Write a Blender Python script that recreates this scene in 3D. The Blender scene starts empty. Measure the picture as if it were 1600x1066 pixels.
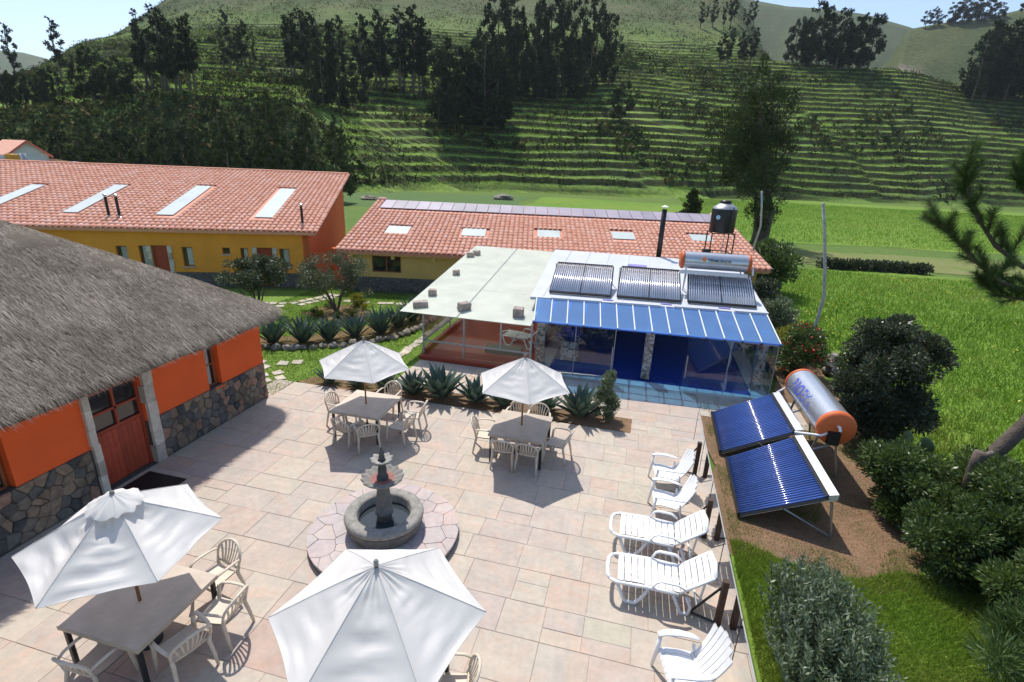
import bpy, math, random
import numpy as np
from mathutils import Vector, Matrix, noise as mnoise
random.seed(7); rng = np.random.default_rng(11)
scene = bpy.context.scene
R_ = math.radians
# ---------------------------------------------------------------- camera
CAM_H = 6.6; F_PX = 800.0; PITCH = R_(19.2); ROLL = R_(2.46); YAW = R_(13.3)
cy_, sy_ = math.cos(YAW), math.sin(YAW); cp_, sp_ = math.cos(PITCH), math.sin(PITCH)
def yawed(v): return Vector((v[0]*cy_-v[1]*sy_, v[0]*sy_+v[1]*cy_, v[2]))
_r, _u = Vector((1,0,0)), Vector((0,sp_,cp_))
CR = yawed(math.cos(ROLL)*_r+math.sin(ROLL)*_u); CU = yawed(-math.sin(ROLL)*_r+math.cos(ROLL)*_u)
CF = yawed((0,cp_,-sp_)); CPOS = Vector((0,0,CAM_H))
cam_d = bpy.data.cameras.new('camera'); cam = bpy.data.objects.new('camera', cam_d)
scene.collection.objects.link(cam); scene.camera = cam
cam_d.sensor_width = 36; cam_d.lens = 18.0; cam_d.clip_start = 0.1; cam_d.clip_end = 12000
cam.matrix_world = Matrix(((CR.x,CU.x,-CF.x,0),(CR.y,CU.y,-CF.y,0),(CR.z,CU.z,-CF.z,CAM_H),(0,0,0,1)))
# ---------------------------------------------------------------- world, sun, exposure
SUN = Vector((-0.563, 0.880, 1.84)).normalized()
world = bpy.data.worlds.new('World'); scene.world = world; world.use_nodes = True
wn = world.node_tree; wn.nodes.clear()
sky = wn.nodes.new('ShaderNodeTexSky'); sky.sky_type = 'NISHITA'; sky.sun_disc = False
sky.sun_elevation = math.asin(SUN.z); sky.sun_rotation = math.atan2(SUN.x, SUN.y)
sky.altitude = 600; sky.air_density = 1.0; sky.dust_density = 1.3; sky.ozone_density = 1.0
bg = wn.nodes.new('ShaderNodeBackground'); bg.inputs['Strength'].default_value = 0.15
wo = wn.nodes.new('ShaderNodeOutputWorld')
wn.links.new(sky.outputs[0], bg.inputs[0]); wn.links.new(bg.outputs[0], wo.inputs[0])
sl = bpy.data.lights.new('sun', 'SUN'); sl.energy = 3.9; sl.angle = R_(0.53); sl.color = (1.0, 0.95, 0.87)
so = bpy.data.objects.new('sun', sl); scene.collection.objects.link(so)
so.rotation_euler = SUN.to_track_quat('Z','Y').to_euler(); so.location = (0,0,60)
scene.view_settings.view_transform = 'Standard'; scene.view_settings.look = 'None'
scene.view_settings.exposure = 0.38; scene.view_settings.gamma = 1.0
scene.render.resolution_x = 1024; scene.render.resolution_y = 682
# ---------------------------------------------------------------- helpers
COL = scene.collection
def tag(o, label=None, cat=None, group=None, kind=None):
    if label: o['label'] = label
    if cat: o['category'] = cat
    if group: o['group'] = group
    if kind: o['kind'] = kind
    return o
def empty(name, loc=(0,0,0), rz=0, label=None, cat=None, group=None):
    o = bpy.data.objects.new(name, None); COL.objects.link(o)
    o.location = loc; o.rotation_euler = (0,0,rz); o.empty_display_size = .2
    return tag(o, label, cat, group)
def link(name, me, m, parent=None, smooth=False):
    o = bpy.data.objects.new(name, me); COL.objects.link(o)
    if m is not None and len(me.materials) == 0: me.materials.append(m)
    if parent is not None: o.parent = parent
    if smooth: me.polygons.foreach_set('use_smooth', [True]*len(me.polygons))
    return o
def clone(o, parent=None, loc=None, rz=None):
    c = o.copy(); COL.objects.link(c); c.parent = parent
    if loc is not None: c.location = loc
    if rz is not None: c.rotation_euler = (0,0,rz)
    return c
def clone_tree(o, loc, rz, label=None, parent=None):
    c = o.copy(); COL.objects.link(c); c.parent = parent
    if loc is not None: c.location = loc; c.rotation_euler = (0,0,rz)
    if label: c['label'] = label
    for ch in [x for x in KIDS(o)]: clone_tree(ch, None, 0, None, c)
    return c
def KIDS(o): return [x for x in list(COL.objects) if x.parent == o]
class MB:
    def __init__(s): s.v = []; s.f = []; s.r = []
    def add(s, vs, fs, rnd=None):
        b = len(s.v); s.v += [tuple(v) for v in vs]; s.f += [tuple(b+i for i in f) for f in fs]
        if rnd is not None: s.r += [rnd]*len(fs)
        return s
    def box(s, c, d, rz=0, rnd=None):
        ca, sa = math.cos(rz), math.sin(rz); vs = []
        for z in (-.5,.5):
            for x,y in ((-.5,-.5),(.5,-.5),(.5,.5),(-.5,.5)):
                X,Y = x*d[0], y*d[1]; vs.append((c[0]+X*ca-Y*sa, c[1]+X*sa+Y*ca, c[2]+z*d[2]))
        return s.add(vs, [(3,2,1,0),(4,5,6,7),(0,1,5,4),(1,2,6,5),(2,3,7,6),(3,0,4,7)], rnd)
    def hexa(s, a, b, rnd=None):          # two quads (bottom a, top b)
        return s.add(list(a)+list(b), [(3,2,1,0),(4,5,6,7),(0,1,5,4),(1,2,6,5),(2,3,7,6),(3,0,4,7)], rnd)
    def prism(s, poly, z0, z1, bev=0, rnd=None):
        n = len(poly); cx = sum(p[0] for p in poly)/n; cy = sum(p[1] for p in poly)/n
        vs = [(p[0],p[1],z0) for p in poly]
        if bev:
            vs += [(p[0],p[1],z1-bev) for p in poly]
            for p in poly:
                dx,dy = p[0]-cx, p[1]-cy; L = math.hypot(dx,dy) or 1
                vs.append((p[0]-dx/L*bev*1.3, p[1]-dy/L*bev*1.3, z1))
            fs = [(i,(i+1)%n,n+(i+1)%n,n+i) for i in range(n)]+[(n+i,n+(i+1)%n,2*n+(i+1)%n,2*n+i) for i in range(n)]+[tuple(range(2*n,3*n))]
        else:
            vs += [(p[0],p[1],z1) for p in poly]
            fs = [(i,(i+1)%n,n+(i+1)%n,n+i) for i in range(n)]+[tuple(range(n,2*n))]
        fs.append(tuple(range(n-1,-1,-1)))
        return s.add(vs, fs, rnd)
    def tube(s, pts, rad, n=8, cap=True, flat=None):
        pts = [Vector(p) for p in pts]; N = len(pts)
        rad = [rad]*N if not hasattr(rad,'__len__') else rad
        vs = []; up = None
        for i,p in enumerate(pts):
            t = (pts[min(i+1,N-1)]-pts[max(i-1,0)]).normalized()
            if up is None: up = Vector((0,0,1)) if abs(t.z) < .9 else Vector((1,0,0))
            sd = t.cross(up)
            if sd.length < 1e-4: sd = t.orthogonal()
            sd.normalize(); u2 = sd.cross(t).normalized(); up = u2
            for k in range(n):
                a = 2*math.pi*k/n; w = 1 if flat is None else flat
                vs.append(p+sd*math.cos(a)*rad[i]+u2*math.sin(a)*rad[i]*w)
        fs = [(i*n+k, i*n+(k+1)%n, (i+1)*n+(k+1)%n, (i+1)*n+k) for i in range(N-1) for k in range(n)]
        if cap: fs += [tuple(range(n-1,-1,-1)), tuple(range((N-1)*n, N*n))]
        return s.add(vs, fs)
    def lathe(s, prof, n=32, c=(0,0), fn=None):
        vs = []
        for r,z in prof:
            for k in range(n):
                a = 2*math.pi*k/n; rr, zz = (r,z) if fn is None else fn(r,z,a)
                vs.append((c[0]+rr*math.cos(a), c[1]+rr*math.sin(a), zz))
        fs = [(i*n+k, i*n+(k+1)%n, (i+1)*n+(k+1)%n, (i+1)*n+k) for i in range(len(prof)-1) for k in range(n)]
        return s.add(vs, fs)
    def sheet(s, P):                       # P[i][j] grid of points
        nj = len(P[0]); b = [p for row in P for p in row]
        return s.add(b, [(i*nj+j, i*nj+j+1, (i+1)*nj+j+1, (i+1)*nj+j) for i in range(len(P)-1) for j in range(nj-1)])
    def mesh(s, name='m'):
        me = bpy.data.meshes.new(name); me.from_pydata(s.v, [], s.f)
        if s.r and len(s.r) == len(s.f):
            a = me.attributes.new('rnd','FLOAT','FACE'); a.data.foreach_set('value', s.r)
        me.update(); return me
    def build(s, name, m, parent=None, smooth=False): return link(name, s.mesh(name), m, parent, smooth)
def np_mesh(name, V, Fc, m, parent=None, rnd=None, smooth=False):
    V = np.asarray(V, np.float32); Fc = np.asarray(Fc, np.int32); k = Fc.shape[1]
    me = bpy.data.meshes.new(name); me.vertices.add(len(V)); me.vertices.foreach_set('co', V.ravel())
    me.loops.add(Fc.size); me.loops.foreach_set('vertex_index', Fc.ravel())
    me.polygons.add(len(Fc)); me.polygons.foreach_set('loop_start', np.arange(0, Fc.size, k, dtype=np.int32))
    me.polygons.foreach_set('loop_total', np.full(len(Fc), k, np.int32))
    if smooth: me.polygons.foreach_set('use_smooth', np.ones(len(Fc), bool))
    me.update(calc_edges=True)
    if rnd is not None:
        a = me.attributes.new('rnd','FLOAT','FACE'); a.data.foreach_set('value', np.asarray(rnd, np.float32))
    return link(name, me, m, parent)
def unit(n):
    d = rng.normal(size=(n,3)); return d/np.linalg.norm(d,axis=1,keepdims=True)
def leaf_quads(P, size, aspect=2.2, up=0.0, D=None):
    """leaf-shaped quads at points P (N,3), random directions biased upwards"""
    n = len(P); size = np.broadcast_to(np.asarray(size, float), (n,))[:,None]
    a = unit(n) if D is None else D+unit(n)*.35
    a[:,2] += up; a /= np.linalg.norm(a,axis=1,keepdims=True)
    b = np.cross(a, unit(n)); b /= np.linalg.norm(b,axis=1,keepdims=True)+1e-9
    w = size/aspect
    V = np.stack([P-a*size*.5, P+b*w*.5-a*size*.05, P+a*size*.5, P-b*w*.5-a*size*.05], 1).reshape(-1,3)
    return V, np.arange(4*n).reshape(n,4)
def vnoise(x, y, seed=0):
    xi = np.floor(x).astype(np.int64); yi = np.floor(y).astype(np.int64); fx = x-xi; fy = y-yi
    fx = fx*fx*(3-2*fx); fy = fy*fy*(3-2*fy)
    def h(i,j):
        n = (i*374761393+j*668265263+seed*974634777) & 0xffffffff
        n = ((n ^ (n>>13))*1274126177) & 0xffffffff
        return ((n ^ (n>>16)) & 0xffff)/65535.0
    return (h(xi,yi)*(1-fx)+h(xi+1,yi)*fx)*(1-fy)+(h(xi,yi+1)*(1-fx)+h(xi+1,yi+1)*fx)*fy
def fbm(x, y, seed=0, o=4): return sum(vnoise(x*2**i, y*2**i, seed+i)/2**i for i in range(o))/2-.47
# ---------------------------------------------------------------- materials
class NT:
    def __init__(s, name):
        s.m = bpy.data.materials.new(name); s.m.use_nodes = True; s.t = s.m.node_tree; s.t.nodes.clear()
        s.out = s.t.nodes.new('ShaderNodeOutputMaterial')
    def n(s, typ, **kw):
        nd = s.t.nodes.new('ShaderNode'+typ)
        for k,v in kw.items():
            if k.startswith('i_'): nd.inputs[k[2:].replace('_',' ')].default_value = v
            else: setattr(nd, k, v)
        return nd
    def l(s, a, b): s.t.links.new(a, b)
    def coord(s, kind='Object', scale=(1,1,1)):
        tc = s.n('TexCoord'); mp = s.n('Mapping'); mp.inputs['Scale'].default_value = scale
        s.l(tc.outputs[kind], mp.inputs['Vector']); return mp.outputs[0]
    def world(s, scale=(1,1,1)):
        g = s.n('NewGeometry'); mp = s.n('Mapping'); mp.inputs['Scale'].default_value = scale
        s.l(g.outputs['Position'], mp.inputs['Vector']); return mp.outputs[0]
    def noise(s, vec, scale=5, detail=5, rough=.6):
        n = s.n('TexNoise'); n.inputs['Scale'].default_value = scale; n.inputs['Detail'].default_value = detail
        n.inputs['Roughness'].default_value = rough; s.l(vec, n.inputs['Vector']); return n.outputs['Fac']
    def ramp(s, fac, stops, interp='LINEAR'):
        r = s.n('ValToRGB'); r.color_ramp.interpolation = interp; el = r.color_ramp.elements
        while len(el) < len(stops): el.new(.5)
        for e,(p,c) in zip(el, stops): e.position = p; e.color = (*c,1) if len(c) == 3 else c
        s.l(fac, r.inputs[0]); return r.outputs['Color']
    def mix(s, a, b, fac, mode='MIX'):
        m = s.n('MixRGB', blend_type=mode)
        for sock,v in ((m.inputs[0],fac),(m.inputs[1],a),(m.inputs[2],b)):
            if isinstance(v,(int,float)): sock.default_value = v
            elif isinstance(v,tuple): sock.default_value = (*v,1)
            else: s.l(v, sock)
        return m.outputs[0]
    def math(s, op, a, b=0.0):
        m = s.n('Math', operation=op)
        for sock,v in ((m.inputs[0],a),(m.inputs[1],b)):
            if isinstance(v,(int,float)): sock.default_value = v
            else: s.l(v, sock)
        return m.outputs[0]
    def rnd(s):
        o = s.n('ObjectInfo'); a = s.n('Attribute', attribute_name='rnd')
        return s.math('FRACT', s.math('ADD', o.outputs['Random'], a.outputs['Fac']))
    def bump(s, h, strength=.3, dist=.02):
        b = s.n('Bump'); b.inputs['Strength'].default_value = strength; b.inputs['Distance'].default_value = dist
        s.l(h, b.inputs['Height']); return b.outputs[0]
    def bsdf(s, color, rough=.7, metal=0, normal=None, spec=.4):
        b = s.n('BsdfPrincipled'); b.inputs['Roughness'].default_value = rough if isinstance(rough,(int,float)) else .5
        if not isinstance(rough,(int,float)): s.l(rough, b.inputs['Roughness'])
        b.inputs['Metallic'].default_value = metal; b.inputs['Specular IOR Level'].default_value = spec
        if isinstance(color, tuple): b.inputs['Base Color'].default_value = (*color,1)
        else: s.l(color, b.inputs['Base Color'])
        if normal is not None: s.l(normal, b.inputs['Normal'])
        return b.outputs[0]
    def done(s, sh): s.l(sh, s.out.inputs['Surface']); return s.m
def hsv(c, k): return tuple(min(1, x*k) for x in c)
def M_plain(name, c, rough=.6, var=.12, scale=6, bump=.15, metal=0, dist=.01, coord='Object', spec=.4, detail=5):
    t = NT(name); v = t.coord(coord); f = t.noise(v, scale, detail)
    col = t.ramp(f, [(.25,hsv(c,1-var*1.6)),(.75,hsv(c,1+var))])
    rv = t.rnd(); col = t.mix(col, t.ramp(rv,[(0,(.5-var*.6,)*3),(1,(.5+var*.6,)*3)]), 1.0 if var else 0, 'OVERLAY')
    return t.done(t.bsdf(col, rough, metal, t.bump(t.noise(v, scale*4, 4), bump, dist) if bump else None, spec))
def M_rand(name, cols, rough=.8, scale=5, var=.15, bump=.3, dist=.01, world=True, dark=None):
    """each piece takes its own colour from the list, with grain over it"""
    t = NT(name); v = t.world() if world else t.coord()
    n = len(cols); base = t.ramp(t.rnd(), [(i/n, c) for i,c in enumerate(cols)], 'CONSTANT')
    f = t.noise(v, scale, 6, .65); f2 = t.noise(v, scale*.22, 3)
    col = t.mix(base, t.ramp(f,[(.25,(.5-var,)*3),(.75,(.5+var,)*3)]), 1.0, 'OVERLAY')
    col = t.mix(col, t.ramp(f2,[(.3,(.5-var*.7,)*3),(.7,(.5+var*.7,)*3)]), 1.0, 'OVERLAY')
    return t.done(t.bsdf(col, rough, 0, t.bump(f, bump, dist), .3))
def M_leaf(name, cols, trans=.35, rough=.5, spec=.35):
    t = NT(name); n = len(cols)
    base = t.ramp(t.n('Attribute', attribute_name='rnd').outputs['Fac'], [(i/max(1,n-1), c) for i,c in enumerate(cols)])
    o = t.n('ObjectInfo'); base = t.mix(base, t.ramp(o.outputs['Random'],[(0,(.38,.4,.4)),(1,(.6,.58,.55))]), .8, 'OVERLAY')
    d = t.bsdf(base, rough, 0, None, spec); tr = t.n('BsdfTranslucent')
    t.l(t.mix(base, (1.0,1.0,.35), .35, 'MULTIPLY'), tr.inputs['Color'])
    mx = t.n('MixShader'); mx.inputs[0].default_value = trans; t.l(d, mx.inputs[1]); t.l(tr.outputs[0], mx.inputs[2])
    return t.done(mx.outputs[0])
def M_glass(name, tint=(.93,.97,.96), refl=1.0, rough=.02):
    t = NT(name); tr = t.n('BsdfTransparent'); tr.inputs[0].default_value = (*tint,1)
    g = t.n('BsdfGlossy'); g.inputs['Roughness'].default_value = rough; g.inputs[0].default_value = (.95,.97,1,1)
    fr = t.n('Fresnel'); fr.inputs[0].default_value = 1.5
    mx = t.n('MixShader'); t.l(t.math('MULTIPLY', fr.outputs[0], refl), mx.inputs[0]); t.l(tr.outputs[0], mx.inputs[1]); t.l(g.outputs[0], mx.inputs[2])
    return t.done(mx.outputs[0])
def M_film(name, c, tint, clear=.4, trans=.3, rough=.5):
    """plastic sheet: part diffuse, part see-through in its own tint, part translucent"""
    t = NT(name); v = t.coord(); f = t.noise(v, 1.3, 5)
    col = t.ramp(f, [(.3,hsv(c,.9)),(.7,hsv(c,1.06))])
    d = t.bsdf(col, rough); tl = t.n('BsdfTranslucent'); t.l(col, tl.inputs[0])
    m1 = t.n('MixShader'); m1.inputs[0].default_value = trans; t.l(d, m1.inputs[1]); t.l(tl.outputs[0], m1.inputs[2])
    tp = t.n('BsdfTransparent'); tp.inputs[0].default_value = (*tint,1)
    m2 = t.n('MixShader'); m2.inputs[0].default_value = clear; t.l(m1.outputs[0], m2.inputs[1]); t.l(tp.outputs[0], m2.inputs[2])
    return t.done(m2.outputs[0])
def M_dusty(name, tint, dust, k):
    t = NT(name); tr = t.n('BsdfTransparent'); tr.inputs[0].default_value = (*tint,1); d = t.n('BsdfDiffuse'); d.inputs[0].default_value = (*dust,1)
    g = t.n('BsdfGlossy'); g.inputs['Roughness'].default_value = .02; fr = t.n('Fresnel'); fr.inputs[0].default_value = 1.5
    m1 = t.n('MixShader'); m1.inputs[0].default_value = k; t.l(tr.outputs[0], m1.inputs[1]); t.l(d.outputs[0], m1.inputs[2])
    m2 = t.n('MixShader'); t.l(fr.outputs[0], m2.inputs[0]); t.l(m1.outputs[0], m2.inputs[1]); t.l(g.outputs[0], m2.inputs[2]); return t.done(m2.outputs[0])
M = {}
def green(name, a, b, c, s1=.12, s2=1.6, s3=14, bump=.6, stretch=(1,1,1)):
    t = NT(name); v = t.world(stretch)
    c1 = t.mix(a, b, t.ramp(t.noise(v, s1, 4),[(.35,(0,0,0)),(.65,(1,1,1))]))
    c2 = t.mix(c1, c, t.ramp(t.noise(v, s2, 6, .7),[(.5,(0,0,0)),(.75,(.8,.8,.8))]))
    f3 = t.noise(v, s3, 5, .7); c3 = t.mix(c2, t.ramp(f3,[(.25,(.3,.3,.3)),(.75,(.68,.68,.68))]), 1.0, 'OVERLAY')
    return t.done(t.bsdf(c3, .9, 0, t.bump(f3, bump, .06), .15))
M['ground'] = green('valley_grass', (.085,.15,.028), (.12,.18,.035), (.14,.15,.05), .03, .35, 3)
M['field'] = green('meadow_grass', (.12,.22,.026), (.17,.25,.038), (.085,.16,.026), .05, .45, 3)
M['dryfield'] = green('cut_meadow', (.20,.20,.08), (.14,.19,.045), (.23,.19,.09), .2, 1.4, 9)
M['bluefield'] = green('young_crop', (.09,.15,.045), (.08,.14,.05), (.12,.19,.03), .1, 1.2, 9)
M['lawn'] = green('lawn_grass', (.15,.25,.04), (.19,.28,.05), (.12,.20,.03), .6, 3, 30)
M['soil'] = green('bare_soil', (.31,.19,.115), (.22,.14,.085), (.13,.13,.05), .9, 3.5, 24, .9)
M['concrete'] = M_plain('pale_concrete', (.42,.38,.33), .9, .12, 2.5, .3, coord='Object')
M['hill'] = None
def hill_material():
    t = NT('hill_slopes'); g = t.n('NewGeometry'); v = t.world(); sx = t.n('SeparateXYZ'); t.l(g.outputs['Position'], sx.inputs[0])
    nz = t.n('SeparateXYZ'); t.l(g.outputs['True Normal'], nz.inputs[0])
    a = t.mix((.15,.25,.05), (.23,.31,.07), t.ramp(t.noise(v,.03,4),[(.35,(0,0,0)),(.65,(1,1,1))]))
    a = t.mix(a, (.17,.29,.04), t.ramp(t.noise(v,.12,4),[(.52,(0,0,0)),(.7,(1,1,1))]))
    a = t.mix(a, (.09,.13,.06), t.ramp(t.noise(v,.09,3),[(.55,(0,0,0)),(.68,(.8,.8,.8))]))
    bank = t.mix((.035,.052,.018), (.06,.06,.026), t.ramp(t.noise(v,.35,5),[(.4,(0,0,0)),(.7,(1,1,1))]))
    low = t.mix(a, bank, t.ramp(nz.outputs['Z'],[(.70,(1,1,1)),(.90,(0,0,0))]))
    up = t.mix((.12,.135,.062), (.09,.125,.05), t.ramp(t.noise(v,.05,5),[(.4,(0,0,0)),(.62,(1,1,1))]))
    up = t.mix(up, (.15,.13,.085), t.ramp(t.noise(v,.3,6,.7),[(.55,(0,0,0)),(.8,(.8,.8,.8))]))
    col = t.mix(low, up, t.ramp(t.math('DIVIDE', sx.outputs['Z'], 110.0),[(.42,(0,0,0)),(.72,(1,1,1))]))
    f = t.noise(v, 1.1, 6, .75); col = t.mix(col, t.ramp(f,[(.3,(.28,.28,.28)),(.7,(.68,.68,.68))]), 1.0, 'OVERLAY')
    return t.done(t.bsdf(col, .95, 0, t.bump(f,.8,.5), .1))
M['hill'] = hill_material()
M['farhill'] = green('distant_hill', (.065,.095,.04), (.095,.115,.05), (.11,.095,.065), .012, .05, .30, .9)
def M_side():
    t = NT('side_hill_slopes'); v = t.world(); g = t.n('NewGeometry'); f = t.noise(v,.05,6,.7); f2 = t.noise(v,.35,6,.75)
    col = t.mix((.07,.10,.04), (.105,.12,.05), t.ramp(t.noise(v,.02,4),[(.35,(0,0,0)),(.65,(1,1,1))])); col = t.mix(col, t.ramp(f2,[(.3,(.3,.3,.3)),(.7,(.66,.66,.66))]), 1.0, 'OVERLAY')
    c = pt_fwd(1405,85,430); d = t.n('VectorMath', operation='DISTANCE'); d.inputs[1].default_value = c; mp = t.n('Mapping'); t.l(g.outputs['Position'], d.inputs[0])
    m = t.math('ADD', t.math('DIVIDE', d.outputs['Value'], 38.0), t.math('MULTIPLY', t.math('SUBTRACT', f2, .5), 2.2))
    col = t.mix((.27,.22,.18), col, t.ramp(m,[(.45,(0,0,0)),(.8,(1,1,1))])); return t.done(t.bsdf(col,.95,0,t.bump(f2,.9,1.5),.1))

M['erosion'] = green('eroded_scree', (.30,.24,.19), (.24,.20,.15), (.2,.2,.11), .05, .2, .6, .5)
# ---------------------------------------------------------------- ground
def poly_sheet(name, pts, z, m, kind='structure', parent=None):
    me = bpy.data.meshes.new(name); me.from_pydata([(p[0],p[1],z) for p in pts], [], [tuple(range(len(pts)))])
    o = link(name, me, m, parent)
    if kind: o['kind'] = kind
    return o
poly_sheet('ground', [(-4000,-300),(4000,-300),(4000,3600),(-4000,3600)], -.06, M['ground'])
def wav(pts, amp=.12, step=.5, seed=1):
    """wander along a closed outline so that borders are not ruler-straight"""
    out = []
    for i,p in enumerate(pts):
        q = pts[(i+1)%len(pts)]; L = math.hypot(q[0]-p[0], q[1]-p[1]); n = max(1,int(L/step))
        for k in range(n):
            u = k/n; x = p[0]+(q[0]-p[0])*u; y = p[1]+(q[1]-p[1])*u
            a = mnoise.noise(Vector((x*.9,y*.9,seed)))*amp*2; b = mnoise.noise(Vector((x*.9,y*.9,seed+9)))*amp*2
            out.append((x+a, y+b))
    return out
poly_sheet('meadow', wav([(6.6,-4),(40,-4),(70,44),(14,43.5),(9,40),(7.2,27),(6.9,19)], .3, 2), -.02, M['field'])
poly_sheet('cut_meadow', wav([(12,45),(24,45.5),(60,50),(60,58),(13,53)], .5, 2, 3), -.03, M['dryfield'])
poly_sheet('upper_meadow', wav([(10,58),(130,70),(150,150),(30,160),(6,90)], 1.5, 5, 4), -.035, M['field'])
poly_sheet('crop_strip', wav([(-62,62),(-20,72),(-22,108),(-66,100)], 1.5, 5, 5), -.035, M['bluefield'])
poly_sheet('bright_meadow', wav([(-18,60),(4,62),(10,112),(-20,112)], 1.5, 5, 6), -.035, M['field'])
poly_sheet('lawn', [(-26,11.35),(-9.7,11.35),(-9.7,12.5),(-6.7,12.5),(-6.7,23.4),(-14,23),(-26,19)], -.012, M['lawn'])
poly_sheet('soil_bed', wav([(2.3,8.3),(3.2,8.55),(4.6,8.2),(5.6,8.9),(6.6,11),(6.9,20),(5.2,20),(4.7,15.2),(2.2,14.2)], .15, .5, 8), -.010, M['soil'])
poly_sheet('lower_lawn', [(2.3,-2),(6.4,-2),(6.4,10),(5.2,9.3),(4.4,8.6),(3,8.9),(2.3,8.6)], -.013, M['lawn'])
# ---------------------------------------------------------------- the terraced hill
COLS = {
 -150:[(95,0),(112,10),(150,14),(220,20),(300,10),(560,0)],
 0:[(95,0),('p',178,112),('p',150,160),('p',122,220),(300,20),(560,5)],
 130:[(95,0),('p',172,112),('p',132,150),('p',66,265),(340,60),(560,20)],
 300:[(95,0),('p',156,113),('p',112,160),('p',40,260),('p',-25,360),(460,88),(560,60)],
 450:[(97,0),('p',167,114),('p',112,165),('p',40,260),('p',-60,380),('p',-110,470),(560,150)],
 550:[(100,0),('p',246,112),('p',172,140),('p',110,180),('p',35,262),('p',-60,380),('p',-140,490),(560,190)],
 650:[(114,0),('p',240,128),('p',170,152),('p',110,192),('p',40,266),('p',-60,385),('p',-150,510),(560,215)],
 750:[(122,0),('p',240,138),('p',190,156),('p',150,178),('p',100,215),('p',40,270),('p',0,330),('p',-150,520),(560,215)],
 950:[(126,0),('p',242,142),('p',190,160),('p',150,182),('p',100,222),('p',40,285),('p',0,340),('p',-110,500),(560,190)],
 1150:[(138,0),('p',250,152),('p',200,170),('p',150,195),('p',100,230),('p',60,275),('p',20,330),('p',-4,375),(470,85),(560,60)],
 1250:[(146,0),('p',252,160),('p',200,178),('p',150,203),('p',96,236),(300,46),(420,30),(560,10)],
 1400:[(153,0),('p',252,172),('p',200,190),('p',150,212),('p',107,232),(300,34),(420,18),(560,5)],
 1600:[(163,0),('p',262,180),('p',220,195),('p',157,226),(300,25),(420,12),(560,0)],
 1800:[(170,0),('p',285,185),('p',250,200),('p',195,226),(300,20),(420,8),(560,0)]}
def ray(px, py): px, py = float(px), float(py); return CF+CR*((px-800)/F_PX)-CU*((py-533)/F_PX)
FWD = yawed((0,1,0)); RGT = yawed((1,0,0))
def pt_fwd(px, py, yy): d = ray(px,py); return CPOS+d*(float(yy)/d.dot(FWD))
def pt_z(px, py, z=0.0): d = ray(px,py); return CPOS+d*((z-CAM_H)/d.z)
ck = sorted(COLS); prof = []
for k in ck:
    ys, zs = [60], [-1.5]
    for e in COLS[k]:
        if e[0] == 'p': ys.append(e[2]); zs.append(pt_fwd(k, e[1], e[2]).z)
        else: ys.append(e[0]); zs.append(e[1]-(1.2 if e[1] == 0 and e[0] < 200 else 0))
    prof.append((np.array(ys,float), np.array(zs,float)))
STEP = 2.0
def hill_base(x, y):
    kk = np.array(ck, float); Zf = np.stack([np.interp(y, *p) for p in prof]).reshape(len(ck), -1); idx = np.arange(x.size); z = np.clip((y-120)*.45, 0, 90)
    for _ in range(3):                     # the survey columns are bearings; settle which column a point belongs to
        q = math.cos(ROLL)*x+math.sin(ROLL)*(y*sp_+(z-CAM_H)*cp_); b = np.clip(800+F_PX*q/np.maximum(y*cp_-(z-CAM_H)*sp_, 5), ck[0], ck[-1])
        i = np.clip(np.searchsorted(kk, b)-1, 0, len(ck)-2); u = (b-kk[i])/(kk[i+1]-kk[i]); u = u*u*(3-2*u)*.5+u*.5
        z = Zf[i.ravel(), idx].reshape(x.shape)*(1-u)+Zf[(i+1).ravel(), idx].reshape(x.shape)*u
    return z
def hill_q(x, y, z):
    sect = np.floor(x/37+.35*np.sin(y/31.)+.5); ph = (np.sin(sect*12.9898)*43758.5453) % 1.0
    return (z+3.4*fbm(x/48, y/40, 5)+.9*fbm(x/11,y/11,8)+ph*STEP*.8)/STEP, ph
def hill_z(x, y, full=False):
    z = hill_base(x, y); z = z+fbm(x/60, y/60, 2)*np.clip(z,0,40)*.12
    q, ph = hill_q(x, y, z); fl = np.floor(q); fq = q-fl
    r = np.clip(fq/.26, 0, 1); r = r*r*(3-2*r)
    zt = (fl+.62*r+.38*fq)*STEP-ph*STEP*.8-3.4*fbm(x/48,y/40,5)-.9*fbm(x/11,y/11,8)
    b = 800+800*(x/np.maximum(y,1))/.944
    w = np.clip((78-z)/35, 0, 1)*np.clip((z-.5)/2, 0, 1)
    w = w*np.clip(.45+1.6*vnoise(x/26,y/13,61),0,1)
    bank = np.clip((560-b)/60,0,1)*np.clip((17-z)/3,0,1); w = w*(1-bank)
    zz = z*(1-w)+zt*w+fbm(x/6,y/6,3,3)*(.25+.9*(1-w)*np.clip(z/10,0,1))
    return (zz, fq, w) if full else zz
xs = np.arange(-330, 331, 2.0); ys = np.concatenate([np.arange(88, 262, .55), np.arange(262, 561, 3.0)])
gx, gy = np.meshgrid(xs*1.0, ys); gz = hill_z(gx, gy)
def to_world(x, y, z): return np.stack([x*cy_-y*sy_, x*sy_+y*cy_, z], -1)
nx, ny = len(xs), len(ys); I = np.arange(nx*ny).reshape(ny, nx)
Fq = np.stack([I[:-1,:-1], I[:-1,1:], I[1:,1:], I[1:,:-1]], -1).reshape(-1,4)
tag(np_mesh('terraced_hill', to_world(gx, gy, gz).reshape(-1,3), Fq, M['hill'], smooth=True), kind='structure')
def on_hill(px, py, y0=90, y1=540):
    """where the line of sight first meets the hill: a point in the world"""
    d = ray(px, py); n = (np.arange(y0, y1, .5))/d.dot(FWD)
    P = np.array(CPOS)[None]+n[:,None]*np.array(d)[None]
    x = P@np.array(RGT); y = P@np.array(FWD); hz = hill_z(x, y); k = np.nonzero(P[:,2] <= hz)[0]
    return Vector(P[k[0]]) if len(k) else None
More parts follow.
